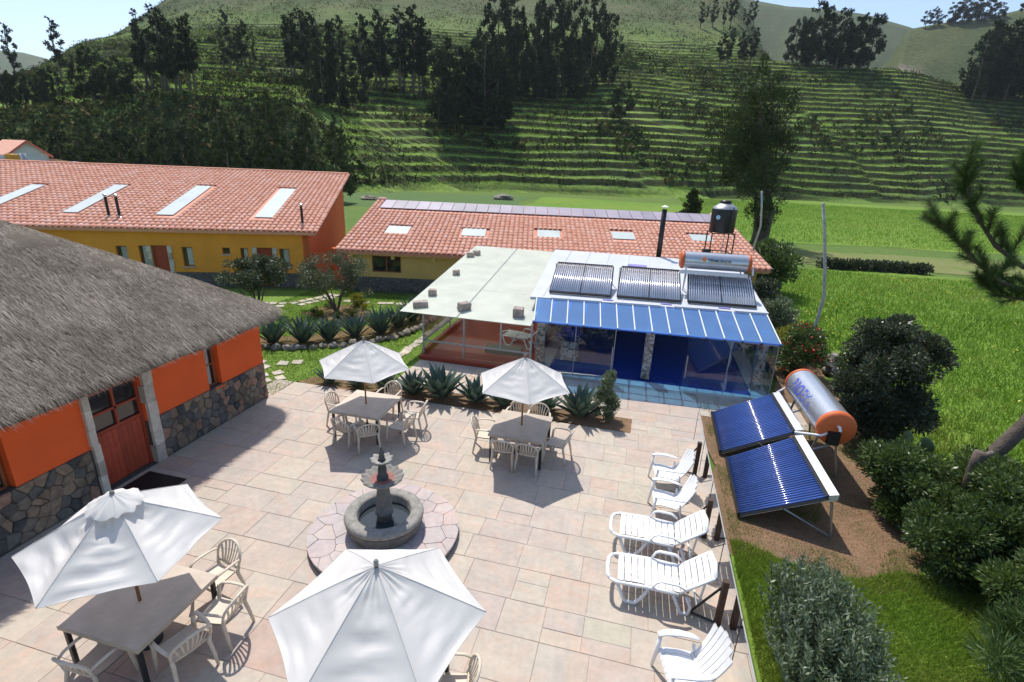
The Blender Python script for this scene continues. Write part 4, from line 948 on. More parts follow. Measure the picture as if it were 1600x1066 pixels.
for u0,u1 in ((.05,.28),(.335,.54),(.60,.79),(.86,1.0)):       # white upstand with lilac gaps
    b = MB(); b.hexa([P(xa(u0)-.15*(1-u0),fyb(u0)-.03,2.2),P(xa(u1)-.15*(1-u1),fyb(u1)-.03,2.2),P(xa(u1)-.15*(1-u1),fyb(u1)+.10,2.2),P(xa(u0)-.15*(1-u0),fyb(u0)+.10,2.2)],[P(xa(u0)-.15*(1-u0),fyb(u0)-.03,2.31),P(xa(u1)-.15*(1-u1),fyb(u1)-.03,2.31),P(xa(u1)-.15*(1-u1),fyb(u1)+.10,2.31),P(xa(u0)-.15*(1-u0),fyb(u0)+.10,2.31)]); b.build('upstand', M['whiteroof'], PH)
for u in (.307,.57,.825):
    b = MB(); b.box((xa(u)-.1,fyb(u)+.10,2.33),(.36,.12,.03)); b.build('vent', M['purple'], PH)
b = MB(); b.box((.05,22.4,2.66),(.8,.5,.02)); b.build('vent', M['purple'], PH)
for (X,Y) in ((-2.86,16.5),(.72,16.42),(4.2,16.75),(-2.86,20.5),(4.25,20.5)):
    b = MB(); b.box((X,Y,.96),(.27,.27,1.92)); b.build('column', M['mosaic'], PH)
for (x0,y0,x1,y1) in ((-2.92,15.72,-1.62,15.74),(-1.60,15.74,-.36,15.76),(1.83,15.79,3.10,15.84),(3.12,15.84,4.42,15.90),(4.43,15.92,4.45,18.6),(4.45,18.62,4.45,21.2)):
    b = MB(); dx,dy = x1-x0,y1-y0; L = math.hypot(dx,dy); b.box(((x0+x1)/2,(y0+y1)/2,.88),(L,.010,1.72), math.atan2(dy,dx)); gp = b.build('glass_pane', M['glass'], PH)
    b = MB(); b.box((x1,y1,.88),(.02,.02,1.72)); b.build('edge_strip', M['grey_metal'], gp)
for X in (-.40,1.88):
    b = MB(); b.tube([(X,15.68,.45),(X,15.66,.5),(X,15.66,1.15),(X,15.68,1.2)], .016, 6); b.build('door_handle', M['galv'], PH)
# solid stand-in for agaves reflected in the glass over the blue pool
PL = empty('agave_reflection', (-1.95,17.3,0), 0, 'blue spiky stand-in for agaves reflected in the pool house glass, on a mosaic pedestal', 'reflection')
b = MB(); b.box((0,0,.35),(.62,.4,.7)); b.build('pedestal', M['mosaic'], PL)
M['reflectblue'] = M_plain('reflection_blue', (.02,.06,.42), .5, .2, 4, .1)  # pool blue behind the reflection, put into the leaf colour
def agave_blades(n, L, W, spread, seed, z0=.02, curl=.25):
    r = random.Random(seed); b = MB()
    for k in range(n):
        t = k/n; az = k*2.399963+r.uniform(-.15,.15); el = R_(86-spread*t**.75+r.uniform(-6,6)); ln = L*(.72+.36*math.sin(min(1,t*1.3)*2.2))*r.uniform(.9,1.08); w = W*r.uniform(.85,1.15)
        d = Vector((math.cos(az),math.sin(az),0)); sdir = Vector((-math.sin(az),math.cos(az),0)); P0 = d*.04*(1+t*2)+Vector((0,0,z0+.02*(1-t))); rows = []
        p = P0.copy(); e = el
        for i in range(7):
            u = i/6; ww = w*(.62+1.3*u-.2*u*u if u < .38 else max(.0,1.09*(1-((u-.38)/.62)**1.25)))*.5; fold = .35*ww
            nrm = Vector((0,0,1))*math.cos(e)-d*math.sin(e)
            rows.append([tuple(p+sdir*ww+nrm*fold), tuple(p-nrm*fold*.6), tuple(p-sdir*ww+nrm*fold)]); p = p+(d*math.cos(e)+Vector((0,0,1))*math.sin(e))*ln/6; e -= curl*.12*(1+t)*(1 if u < .6 else -.3)
        b.sheet(rows); b.r += [r.random()]*12
    return b
b = agave_blades(40,.55,.09,60,3); o = b.build('reflected_leaves', M['reflectblue'], PL, True); o.location = (0,0,.68)
# ---------------------------------------------------------------- red-floored sunroom beside it
SR = empty('sunroom', (0,0,0), 0, 'red-floored sunroom with grey posts and a milky sheet roof weighted with blocks', 'sunroom')
b = MB(); b.box((-4.95,19.3,.065),(4.0,7.7,.13)); b.build('floor', M['reddeck'], SR)
b = MB(); b.box((-6.88,19.4,.22),(.14,7.4,.18)); b.build('curb', M['reddeck'], SR)
b = MB(); b.box((-4.9,22.9,1.1),(3.9,.15,2.0)); b.build('back_wall', M['reddeck'], SR)
cz = lambda Y: 1.63+(Y-15.6)*.1265
for x0,x1 in ((-7.68,-5.62),(-5.60,-3.42)):
    for y0,y1 in ((15.55,18.2),(18.215,21.1),(21.115,24.0)):
        x1 = -3.08 if x0 > -6 and y0 < 20 else x1
        q = [(x0,y0),(x1,y0),(x1,y1),(x0,y1)]; b = MB(); b.hexa([(x,y,cz(y)) for x,y in q],[(x,y,cz(y)+.012) for x,y in q]); b.build('roof_sheet', M['canopy'], SR)
b = MB(); b.tube([(-5.61,15.5,cz(15.5)+.02),(-5.61,24,cz(24)+.02)], .018, 5); b.build('roof_joint', M['grey_metal'], SR)
for x in (-6.9,-5.4,-3.1):
    b = MB(); b.tube([(x,15.72,cz(15.6)-.04),(x,23.5,cz(23.5)-.04)], .03, 4); b.build('rafter', M['grey_metal'], SR)
b = MB(); b.box((-5.0,15.70,1.60),(3.95,.05,.06)); b.box((-6.9,18.5,.0),(.01,.01,.01)); b.build('front_beam', M['grey_metal'], SR)
for (x,y) in ((-6.88,15.70),(-5.40,15.70),(-3.06,15.72),(-6.88,18.3),(-6.88,21.0),(-4.1,15.70)):
    top = cz(y)-.03; z0 = .13 if x != -4.1 else .62; b = MB(); b.box((x,y,(z0+top)/2),(.055,.055,top-z0)); b.build('post', M['grey_metal'], SR)
b = MB(); b.box((-5.0,15.70,.62),(3.8,.045,.055)); b.build('rail', M['grey_metal'], SR)
b = MB(); b.box((-6.88,18.3,.62),(.045,5.1,.055)); b.build('rail', M['grey_metal'], SR)
for (x0,x1) in ((-6.85,-5.43),(-5.37,-3.09)):
    b = MB(); b.box(((x0+x1)/2,15.70,1.1),(x1-x0,.008,.9)); b.build('glass_pane', M['glass'], SR)
    b = MB(); b.box(((x0+x1)/2,15.70,.37),(x1-x0,.008,.46)); b.build('glass_pane', M['glass'], SR)
for (y0,y1) in ((15.75,18.25),(18.35,20.95)):
    b = MB(); b.box((-6.88,(y0+y1)/2,1.1),(.008,y1-y0,.9)); b.build('glass_pane', M['glass'], SR)
l3 = clone_tree(lg, (-4.6,17.9,.13), R_(-10)); l3['label'] = 'slatted lounger on the red floor inside the sunroom'; l3['group'] = 'lounger inside the sunroom'
bx_ = MB(); bx_.box((-4.25,16.75,.24),(1.3,.42,.22)); tag(bx_.build('low_trough', M_plain('dark_green_trough', (.07,.09,.055), .4, .15, 4, .1)), 'low dark green trough on the sunroom floor', 'trough')
M['block'] = M_rand('adobe_block', [(.40,.32,.27),(.44,.36,.30),(.37,.31,.27)], .95, 12, .2, .5, .01)
def canopy_pt(px, py):
    d = ray(px,py); n = Vector((0,-.1265,1)); p0 = Vector((0,15.6,1.645)); t = (p0-CPOS).dot(n)/d.dot(n); return CPOS+d*t
for (px,py,s,rz,lab) in ((735,401,(.34,.22,.2),.3,'lying at the far edge, beside another block'),(745,398,(.3,.22,.2),-.4,'second of the pair at the far edge'),(713,429,(.26,.2,.2),.1,'lying alone near the middle of the roof edge'),(676,461,(.28,.22,.22),.2,'between the middle block and front corner'),(657,479,(.52,.24,.2),.5,'long, at the front corner over the lawn'),(725,484,(.42,.26,.26),.9,'on the joint at the front edge'),(810,494,(.34,.3,.3),.05,'at the front corner next to the blue awning')):
    p = canopy_pt(px,py); b = MB(); w,d_,h = s; pol = [(-w/2,-d_/2),(w/2,-d_/2*.95),(w/2*.97,d_/2),(-w/2,d_/2*.96)]; b.prism(pol, .0, h, .02)
    o = b.build('adobe_block', M['block']); o.location = p+Vector((0,0,.0)); o.rotation_euler = (R_(7.2),0,rz); tag(o, 'rough adobe block on the milky roof, '+lab, 'block', 'blocks on the sunroom roof')
# ---------------------------------------------------------------- solar collectors
M['tube'] = M_plain('vacuum_tube', (.045,.10,.34), .12, .1, 3, 0, spec=.9)
M['tube2'] = M_plain('silver_tube', (.70,.70,.76), .2, .12, 3, 0, metal=.5, spec=.9)
M['alu'] = M_plain('aluminium', (.66,.68,.70), .35, .06, 5, .03, metal=.4)
M['caporange'] = M_plain('orange_cap', (.62,.13,.035), .5, .08, 3, .03)
M['steel'] = M_plain('stainless_shell', (.62,.63,.65), .28, .06, 2, .03, metal=.75)
M['blueink'] = M_plain('blue_ink', (.08,.11,.50), .6, .15, 8, 0)
M['blackink'] = M_plain('black_ink', (.02,.02,.025), .6, .1, 8, 0)
M['orangeink'] = M_plain('orange_ink', (.75,.22,.06), .6, .1, 8, 0)
def collector(root, BL, BR, TL, TR, n, tm, sheet, frame, rad=.027, mid=True):
    """n tubes running from the bottom edge (BL-BR) to the top edge (TL-TR)"""
    BL,BR,TL,TR = map(Vector,(BL,BR,TL,TR)); nn = (BR-BL).cross(TL-BL).normalized()
    if nn.z < 0: nn = -nn
    b = MB(); b.hexa([p-nn*.075 for p in (BL,BR,TR,TL)],[p-nn*.065 for p in (BL,BR,TR,TL)]); b.build('reflector', sheet, root)
    for k in range(n):
        u = (k+.5)/n; b = MB(); b.tube([BL.lerp(BR,u),TL.lerp(TR,u)], rad, 8); b.build('vacuum_tube', tm, root, True)
    for a,b_,r in ((BL,BR,.045),(TL,TR,.05)): b = MB(); b.tube([a,b_], r, 4); b.build('end_rail', frame, root)
    for a,b_ in ((BL,TL),(BR,TR)): b = MB(); b.tube([a-nn*.03,b_-nn*.03], .03, 4); b.build('side_rail', frame, root)
    if mid:
        b = MB(); b.tube([BL.lerp(BR,.5)+nn*.02,TL.lerp(TR,.5)+nn*.02], .022, 4); b.build('middle_rail', frame, root)
        b = MB(); b.tube([BL.lerp(TL,.62)-nn*.035,BR.lerp(TR,.62)-nn*.035], .02, 4); b.build('cross_rail', frame, root)
def letters(txt, size, m, root, place, name='lettering', bold=.004):
    cu = bpy.data.curves.new(name,'FONT'); cu.body = txt; cu.size = size; cu.align_x = 'CENTER'; cu.align_y = 'CENTER'; cu.extrude = 0; cu.offset = bold
    to = bpy.data.objects.new(name, cu); COL.objects.link(to); dg = bpy.context.evaluated_depsgraph_get(); me = bpy.data.meshes.new_from_object(to.evaluated_get(dg)); COL.objects.unlink(to); bpy.data.objects.remove(to)
    for v in me.vertices: v.co = place(v.co.x, v.co.y)
    me.materials.clear(); return link(name, me, m, root)
rows = [((-2.85,17.50),(-.74,17.66),'roof solar collector nearest the milky sunroom roof'),((-.50,17.74),(1.62,17.90),'roof solar collector in the middle of the row of three'),((1.88,18.00),(4.08,18.16),'roof solar collector below the silver tank')]
for (a,b_,lab) in rows:
    S = empty('solar_collector', (a[0],a[1],2.3), 0, lab, 'solar collector', 'tube collectors on the white roof')
    o = Vector((a[0],a[1],2.3)); BL = Vector((a[0],a[1],2.36))-o; BR = Vector((b_[0],b_[1],2.36))-o; upv = Vector((-.06,1.48,.76))
    collector(S, BL, BR, BL+upv+Vector((.06,0,0)), BR+upv, 28, M['tube2'], M['alu'], M['black'])
    for q in (BL+upv, BR+upv):
        b = MB(); b.tube([q, q+Vector((0,.35,-.72))], .02, 5); b.build('support', M['galv'], S)
HT = empty('solar_tank', (2.68,19.40,2.48), 0, 'silver water tank with orange ends above the roof collectors', 'water tank')
hx = Vector((2.18,.16,0)); c0 = Vector((-1.06,-.08,1.08)); c1 = c0+hx; tr = .30
b = MB(); b.tube([c0,c1], tr, 40, cap=False); b.build('shell', M['steel'], HT, True)
for c,s in ((c0,-1),(c1,1)):
    dv = hx.normalized()*s; b = MB(); b.tube([c-dv*.02,c+dv*.05,c+dv*.11,c+dv*.125], [tr+.012,tr+.012,tr*.8,tr*.3], 32); b.build('end_cap', M['caporange'], HT, True)
ax_ = hx.normalized(); mid_ = (c0+c1)/2; perp = Vector((ax_.y,-ax_.x,0))
def on_tank(x, y, ang0): a = ang0+y/tr; return mid_+ax_*x+perp*(tr+.004)*math.cos(a)+Vector((0,0,(tr+.004)*math.sin(a)))
letters('TERMOINOX', .135, M['blackink'], HT, lambda x,y: on_tank(x+.10, y, .22))
for sgn in (0,):
    lm = MB(); pts = [(-.10,0),(0,.10),(.10,0),(0,-.10)]; lm.add([tuple(on_tank(-.42+x,y+.03,.27)) for x,y in pts],[(0,1,2,3)]); lm.build('emblem', M['orangeink'], HT)
b = MB(); b.box((.0,-.30,.70),(2.3,.10,.12), math.atan2(hx.y,hx.x)); b.build('manifold', M['white_metal'], HT)
for x in (-.9,.95):
    b = MB(); b.tube([(x,.05,.82),(x,.15,-.1)], .025, 6); b.tube([(x,-.25,.7),(x,.15,-.1)], .02, 6); b.build('stand', M['galv'], HT)
b = MB(); b.tube([(1.18,-.05,1.0),(1.3,-.1,1.0),(1.3,-.3,.75)], .03, 8); b.build('pipe', M['white_metal'], HT)
# on the ground
GH = empty('ground_solar_heater', (4.2,11.9,0), 0, 'ground solar heater with two blue tube panels and silver tank with orange cap', 'solar heater')
o = Vector((4.2,11.9,0))
for (BL,BR,TL,TR) in (((2.60,9.52,.10),(2.66,11.72,.10),(4.05,9.46,.86),(3.93,11.56,.98)),((2.55,11.98,.10),(2.60,14.22,.10),(4.02,11.86,.97),(3.98,14.02,.97))):
    q = [Vector(p)-o for p in (BL,BR,TL,TR)]; pn = empty('tube_panel',(0,0,0)); pn.parent = GH
    collector(pn, *q, 30, M['tube'], M['alu'], M['black'], .024, False)  # pale sheet between the thin tubes also stands in for sky highlights
    hd_ = MB(); a,b_ = q[2],q[3]; e = Vector((.17,0,.085)); hd_.hexa([a+Vector((-.02,0,-.10)),b_+Vector((-.02,0,-.10)),b_+e+Vector((0,0,-.13)),a+e+Vector((0,0,-.13))],[a+Vector((-.02,0,.03)),b_+Vector((-.02,0,.03)),b_+e,a+e]); hd_.build('manifold', M['alu'], pn)
    for s in (a,b_):
        l_ = MB(); ft = Vector((s.x+.22,s.y,-s.z*0)); ft.z = 0; l_.tube([s+Vector((.08,0,-.1)),ft], .026, 6); l_.tube([s+Vector((-.7,0,-.42)),ft], .018, 6); l_.build('support', M['galv'], pn)
t0 = Vector((4.70,11.55,1.36))-o; t1 = Vector((4.62,13.95,1.40))-o; tr2 = .39
b = MB(); b.tube([t0,t1], tr2, 40, cap=False); b.build('tank_shell', M['steel'], GH, True)
ax2 = (t1-t0).normalized()
for c,s in ((t0,-1),(t1,1)): b = MB(); b.tube([c-ax2*s*.03,c+ax2*s*.05,c+ax2*s*.10,c+ax2*s*.105],[tr2+.014,tr2+.014,tr2*.86,.02], 40); b.build('end_cap', M['caporange'], GH, True)
b = MB(); b.box(t0+Vector((-.05,-.14,-.2)),(.24,.1,.3)); b.build('control_box', M['black'], GH)
b = MB(); b.tube([t0+Vector((0,-.08,.08)),t0+Vector((0,-.2,.1)),t0+Vector((.02,-.22,.02))], .03, 8); b.build('valve', M['white_metal'], GH)
b = MB(); b.tube([t0+Vector((-.18,-.1,-.12)),t0+Vector((-.3,-.16,-.16)),Vector((3.98,11.72,1.03))-o], .028, 8); b.build('pipe', M['white_metal'], GH)
b = MB(); b.tube([t1+Vector((-.2,.1,-.1)),Vector((4.1,14.05,1.02))-o], .028, 8); b.build('pipe', M['white_metal'], GH)
for c in (t0.lerp(t1,.12),t0.lerp(t1,.88)):
    for dx in (-.28,.3):
        b = MB(); b.tube([c+Vector((dx*.6,0,-.34)),Vector((c.x+dx*1.3,c.y,0))], .026, 6); b.build('tank_leg', M['galv'], GH)
    b = MB(); b.tube([c+Vector((-.3,0,-.8)),c+Vector((.36,0,-.45))], .02, 6); b.build('tank_brace', M['galv'], GH)
m2 = (t0+t1)/2; pr2 = Vector((-1,0,0))
def on_tank2(x, y, a0): a = a0+y/tr2; return m2-ax2*x+pr2*(tr2+.004)*math.cos(a)+Vector((0,0,(tr2+.004)*math.sin(a)))
letters('PROEMA', .36, M['blueink'], GH, lambda x,y: on_tank2(x-.15, y*1.15, .42), bold=.012)
# ---------------------------------------------------------------- water tower, flue, poles
WT = empty('water_tower', (3.68,26.0,0), R_(6), 'black plastic water tank on a thin steel tower behind the pool house', 'water tank')
M['blackplastic'] = M_plain('black_polyethylene', (.014,.014,.016), .38, .1, 3, .03)
b = MB(); b.lathe([(.0,3.93),(.53,3.93),(.555,3.98),(.555,4.5),(.555,4.95),(.54,5.0)], 40); b.build('tank', M['blackplastic'], WT, True)
b = MB(); b.lathe([(.555,4.985),(.50,5.07),(.30,5.20),(.24,5.22)], 40); b.build('shoulder', M['galv'], WT, True)
b = MB(); b.lathe([(.24,5.2),(.25,5.30),(.22,5.35),(0,5.37)], 24); b.build('lid', M['blackplastic'], WT, True)
b = MB(); b.lathe([(.0,0),(.10,0)], 16); k = b.build('emblem', M_plain('pale_blue_print', (.35,.55,.70), .6, .1, 30, 0), WT); k.rotation_euler = (R_(90),0,R_(-38)); k.location = (-.345,-.445,4.62)
for x in (-.5,.5):
    for y in (-.5,.5): b = MB(); b.box((x,y,1.96),(.05,.05,3.92)); b.build('leg', M['rust'], WT)
for z in (3.9,2.85,2.98):
    b = MB()
    for y in (-.5,.5): b.box((0,y,z),(1.0,.04,.04))
    for x in (-.5,.5): b.box((x,0,z+.002),(.04,1.0,.04))
    b.build('frame', M['rust'], WT)
b = MB(); b.tube([(.25,-.57,5.1),(.22,-.62,4.2),(.18,-.55,2.4)], .022, 6); b.build('pipe', M['rust'], WT)
b = MB(); b.tube([(.05,-.5,3.9),(.0,-.52,2.4)], .02, 6); b.build('pipe', M['galv'], WT)
b = MB(); b.box((-.62,-.45,2.95),(.34,.3,.42)); b.build('control_box', M['black'], WT)
FL = empty('chimney_flue', (.97,24.9,0), 0, 'tall black chimney pipe with pale cap standing behind the white roof', 'chimney')
b = MB(); b.tube([(0,0,2.6),(0,0,4.88)], .115, 14); b.build('pipe', M['black'], FL, True)
b = MB(); b.tube([(0,0,4.88),(0,0,4.98)], .02, 6); b.lathe([(0,5.06),(.17,4.99),(.17,4.975),(.0,4.985)], 16); b.build('cap', M['white_metal'], FL)
M['oldpole'] = M_plain('weathered_pole', (.33,.32,.30), .8, .25, 6, .3)
PO = empty('lamp_pole', (6.18,18.67,0), 0, 'tall weathered leaning pole rising from behind the ground solar heater tank', 'pole')
b = MB(); b.tube([(0,0,-.1),(-.03,.03,1.5),(.03,.05,2.8),(-.16,.06,3.8),(-.42,.1,5.0),(-.62,.1,5.72)], [.06,.058,.055,.05,.047,.045], 8); b.build('shaft', M['oldpole'], PO, True)
b = MB(); b.lathe([(.05,0),(.06,.05),(.03,.09),(.0,.1)], 8); k = b.build('top', M['galv'], PO); k.location = (-.62,.1,5.7)
P2 = empty('wire_pole', (5.95,29.6,0), 0, 'thin grey pole standing at the corner of the tiled annex roof', 'pole')
b = MB(); b.tube([(-.1,0,-.1),(0,0,3.0),(.12,0,4.0),(.0,0,4.9),(-.15,0,5.75)], [.06,.055,.05,.045,.04], 8); b.build('shaft', M['galv'], P2, True)
# ---------------------------------------------------------------- white house beyond the ochre lodge
M['whitewash'] = M_plain('whitewash', (.58,.60,.62), .9, .08, 1, .1)
M['pinktrim'] = M_plain('pink_trim', (.60,.16,.12), .8, .1, 2, .1)
wh0 = pt_fwd(50,262,62); WH = empty('village_house', (wh0.x,wh0.y,0), R_(-20), 'white house with pink trim and red roof beyond the ochre lodge', 'house')
GW, EV, RG = 1.75, 5.35, 6.75
b = MB(); b.box((-4,0,EV/2),(8,2*GW,EV)); b.build('wall', M['whitewash'], WH)
b = MB(); b.add([(.004,-GW,EV),(.004,GW,EV),(.004,0,RG-.1),(-.3,-GW,EV),(-.3,GW,EV),(-.3,0,RG-.1)],[(0,1,2),(5,4,3),(0,2,5,3),(1,4,5,2),(0,3,4,1)]); b.build('gable_wall', M['whitewash'], WH)
for sgn in (-1,1):
    b = MB(); q = [(-8.3,sgn*(GW+.3),EV-.22),(.35,sgn*(GW+.3),EV-.22),(.35,0,RG),(-8.3,0,RG)]; q = q if sgn < 0 else q[::-1]
    b.hexa([(x,y,z-.1) for x,y,z in q], q); r_ = b.build('roof', M['tile'], WH)
    b = MB(); q = [(.352,sgn*(GW+.32),EV-.45),(.352,0,RG-.22),(.352,0,RG+.03),(.352,sgn*(GW+.32),EV-.2)]; b.hexa(q, [(x+.08,y,z) for x,y,z in q]); b.build('barge_board', M['pinktrim'], r_)
b = MB(); b.box((-1.2,-GW-.02,4.2),(1.0,.08,1.0)); b.build('window', M['darkglass'], WH)
b = MB(); b.box((-.15,-GW-.03,EV/2),(.35,.1,EV)); b.build('pilaster', M['pinktrim'], WH)
b = MB(); b.box((-3.2,-GW-2.2,2.3),(5,4.2,4.6)); b.build('side_wing', M['whitewash'], WH)
b = MB(); b.box((.9,GW+1.1,2.3),(1.8,2.4,4.5)); b.build('side_wing', M['whitewash'], WH)
b = MB(); b.hexa([(-.2,GW+.0,4.5),(2.1,GW+.0,4.5),(2.1,GW+2.6,4.3),(-.2,GW+2.6,4.3)],[(-.2,GW,4.85),(2.1,GW,4.85),(2.1,GW+2.6,4.42),(-.2,GW+2.6,4.42)]); b.build('wing_roof', M['tile'], WH)
b = MB()
for x in (-5.5,-1.0):
    b.tube([(x,-GW-3.6,4.6),(x,-GW-3.6,6.6)], .06, 5)
b.tube([(-5.5,-GW-3.6,6.6),(-1.0,-GW-3.6,6.6)], .06, 5); b.build('roof_frame', M['black'], WH)
yt0 = pt_fwd(22,258,56); st0 = pt_fwd(38,256,57)
YT = empty('yellow_tank', (yt0.x,yt0.y,0), 0, 'orange-yellow box tank on a roof beside the white house', 'tank')
b = MB(); b.prism([(-.42,-.4),(.42,-.4),(.46,.4),(-.46,.4)], 4.2, 5.35, .08); b.build('body', M_plain('yellow_paint', (.60,.28,.03), .6, .1, 3, .1), YT)
b = MB(); b.box((0,0,2.0),(1.0,.9,4.3)); b.build('plinth', M['whitewash'], YT)
ST = empty('steel_flue', (st0.x,st0.y,0), 0, 'pair of shiny steel flues standing in front of the white house', 'flue')
for x in (-.35,.25):
    b = MB(); b.tube([(x,0,3.6),(x,0,5.4)], .2, 12); b.build('pipe', M['galv'], ST, True)
b = MB(); b.box((0,0,1.8),(1.4,1.2,3.6)); b.build('plinth', M['whitewash'], ST)
# ---------------------------------------------------------------- vegetation materials
M['bark'] = M_plain('grey_bark', (.15,.115,.09), .9, .25, 7, .8, dist=.03)
M['darkbark'] = M_plain('dark_bark', (.12,.10,.08), .95, .25, 5, .6, dist=.03)
M['agave'] = M_leaf('agave_leaf', [(.055,.095,.075),(.085,.13,.105),(.075,.115,.085),(.11,.155,.12)], .06, .5)
M['euc'] = M_leaf('eucalyptus_leaf', [(.022,.036,.018),(.035,.052,.024),(.05,.068,.034),(.028,.042,.024)], .10, .9, .05)
M['pinefar'] = M_leaf('conifer_leaf', [(.042,.062,.024),(.065,.088,.034),(.085,.11,.045),(.05,.068,.03)], .10, .9, .05)
M['needle'] = M_leaf('pine_needle', [(.05,.10,.022),(.075,.135,.03),(.06,.11,.03),(.09,.15,.045)], .25)
M['darkshrub'] = M_leaf('dark_glossy_leaf', [(.034,.052,.028),(.055,.078,.04),(.09,.11,.065),(.06,.08,.045),(.15,.135,.07)], .15, .35, .5)
M['shrub'] = M_leaf('green_shrub_leaf', [(.055,.092,.024),(.08,.13,.034),(.115,.175,.046),(.06,.10,.028)], .3, .4, .5)
M['silver'] = M_leaf('silver_leaf', [(.09,.135,.06),(.14,.19,.10),(.21,.255,.165),(.06,.10,.04),(.30,.34,.25)], .2, .35, .6)
M['olive'] = M_leaf('olive_leaf', [(.07,.09,.045),(.11,.13,.07),(.15,.165,.10),(.05,.065,.03)], .2)
M['feather'] = M_leaf('feathery_leaf', [(.06,.11,.035),(.09,.15,.05),(.075,.13,.04)], .3)
M['scrub'] = M_leaf('terrace_scrub', [(.024,.042,.014),(.036,.058,.018),(.055,.08,.024),(.085,.10,.03),(.12,.095,.038)], .10, .9, .05)
M['blade'] = M_leaf('grass_blade', [(.085,.18,.016),(.13,.25,.024),(.17,.30,.034),(.22,.30,.05),(.27,.29,.08)], .4, .6, .2)
M['redflower'] = M_plain('red_petal', (.55,.05,.02), .6, .2, 9, 0)
M['yellowflower'] = M_plain('yellow_petal', (.62,.50,.03), .6, .1, 9, 0)
M['ylw'] = M_leaf('yellow_green_leaf', [(.28,.28,.03),(.34,.32,.04),(.2,.24,.03)], .3)
M['rock'] = M_rand('field_rock', [(.25,.21,.17),(.21,.19,.16),(.29,.25,.21),(.17,.16,.14)], .95, 5, .25, .7, .03)
# ---------------------------------------------------------------- agaves
def make_agave(n, L, W, spread, seed):
    root = empty('agave', (0,0,0)); full = agave_blades(n, L, W, spread, seed); per = len(full.v)//n
    for k in range(n):
        b = MB(); b.v = full.v[k*per:(k+1)*per]; b.f = [tuple(i-k*per for i in f) for f in full.f[k*12:(k+1)*12]]; b.r = full.r[k*12:(k+1)*12]
        b.build('leaf', M['agave'], root, True)
    return root
protos = [make_agave(28,.62,.165,44,1), make_agave(32,.64,.15,48,2), make_agave(34,.80,.125,40,5)]
pu = [False]*3
def agave(i, x, y, s, rz, label, group):
    o = protos[i] if not pu[i] else clone_tree(protos[i], (0,0,0), 0)
    pu[i] = True; o.location = (x,y,0); o.rotation_euler = (0,0,rz); o.scale = (s,s,s); tag(o, label, 'agave', group)
for k,(x,y,s) in enumerate(((-8.7,12.68,.85),(-7.75,12.72,.75),(-6.9,12.85,.95),(-5.97,12.80,1.12),(-5.12,12.84,1.5),(-4.05,12.85,1.18),(-3.2,12.88,1.0),(-2.0,12.95,.92),(-1.03,12.95,1.4))):
    agave(k%2, x, y, s, k*1.3, 'blue-green agave in the row between patio and pool deck', 'agaves along the patio edge')
for k,(x,y,s) in enumerate(((-12.55,15.1,1.2),(-11.62,15.55,1.3),(-10.9,16.1,1.15),(-10.15,16.7,1.2),(-9.5,17.5,1.3),(-9.25,18.5,1.2),(-9.05,19.45,1.25),(-8.9,20.6,1.2))):
    agave(2, x, y, s, k*1.7, 'tall narrow agave in the curved bed behind a stone edging', 'agaves in the curved lawn bed')
bedpts = [(-13.2,14.35),(-12.25,14.5),(-11.33,14.85),(-10.2,15.55),(-9.15,16.45),(-8.6,17.2),(-8.3,18.5),(-8.2,20.3),(-8.4,21.2)]
poly_sheet('curved_bed', wav(bedpts+[(-9.6,21.0),(-9.8,19.4),(-10.3,18.2),(-11.2,17.0),(-12.4,16.0),(-13.4,15.6)], .08, .5, 21), -.004, M['soil'])
poly_sheet('tree_bed', wav([(-13.9,18.6),(-12.6,18.2),(-11.3,18.9),(-11.2,20.2),(-12.2,20.9),(-13.6,20.4)], .2, .5, 22), -.003, M['soil'])
def rock_mesh(seed, n=10):
    r = random.Random(seed); b = MB(); vs = []; rows = 5
    for i in range(rows):
        ph = math.pi*(i+.5)/rows
        for k in range(n):
            a = 2*math.pi*k/n; d = 1+.45*mnoise.noise(Vector((math.cos(a)*math.sin(ph)*1.3+seed,math.sin(a)*math.sin(ph)*1.3,math.cos(ph)*1.3))); vs.append((.5*d*math.sin(ph)*math.cos(a),.5*d*math.sin(ph)*math.sin(a),.36*d*math.cos(ph)))
    fs = [(i*n+k,(i+1)*n+k,(i+1)*n+(k+1)%n,i*n+(k+1)%n) for i in range(rows-1) for k in range(n)]+[tuple(range(n)),tuple(range(rows*n-1,(rows-1)*n-1,-1))]
    me = b.add(vs,fs).mesh('rock'); me.materials.append(M['rock']); return me
ROCKS = [rock_mesh(s) for s in (1,4,9,13,22)]
def rocks_along(root, pts, step, size, z=.05, name='stone', jit=.06, seed=1):
    r = random.Random(seed)
    for (ax,ay),(bx,by) in zip(pts, pts[1:]):
        L = math.hypot(bx-ax,by-ay); n = max(1,int(L/step))
        for k in range(n):
            u = (k+.5)/n; s = size*r.uniform(.7,1.25); o = link(name, r.choice(ROCKS), None, root); o.location = (ax+(bx-ax)*u+r.uniform(-jit,jit), ay+(by-ay)*u+r.uniform(-jit,jit), z+r.uniform(-.02,.05)); o.scale = (s,s*r.uniform(.7,1.1),s*r.uniform(.7,1.1)); o.rotation_euler = (r.uniform(-.3,.3),r.uniform(-.3,.3),r.uniform(0,6))
BE = empty('stone_edging', (0,0,0), 0, 'low edging of rough rocks round the curved agave bed', 'stone edging'); rocks_along(BE, bedpts, .30, .34)
FW = empty('field_wall', (0,0,0), 0, 'tumbled dry stone wall dividing the garden from the bright meadow', 'stone wall')
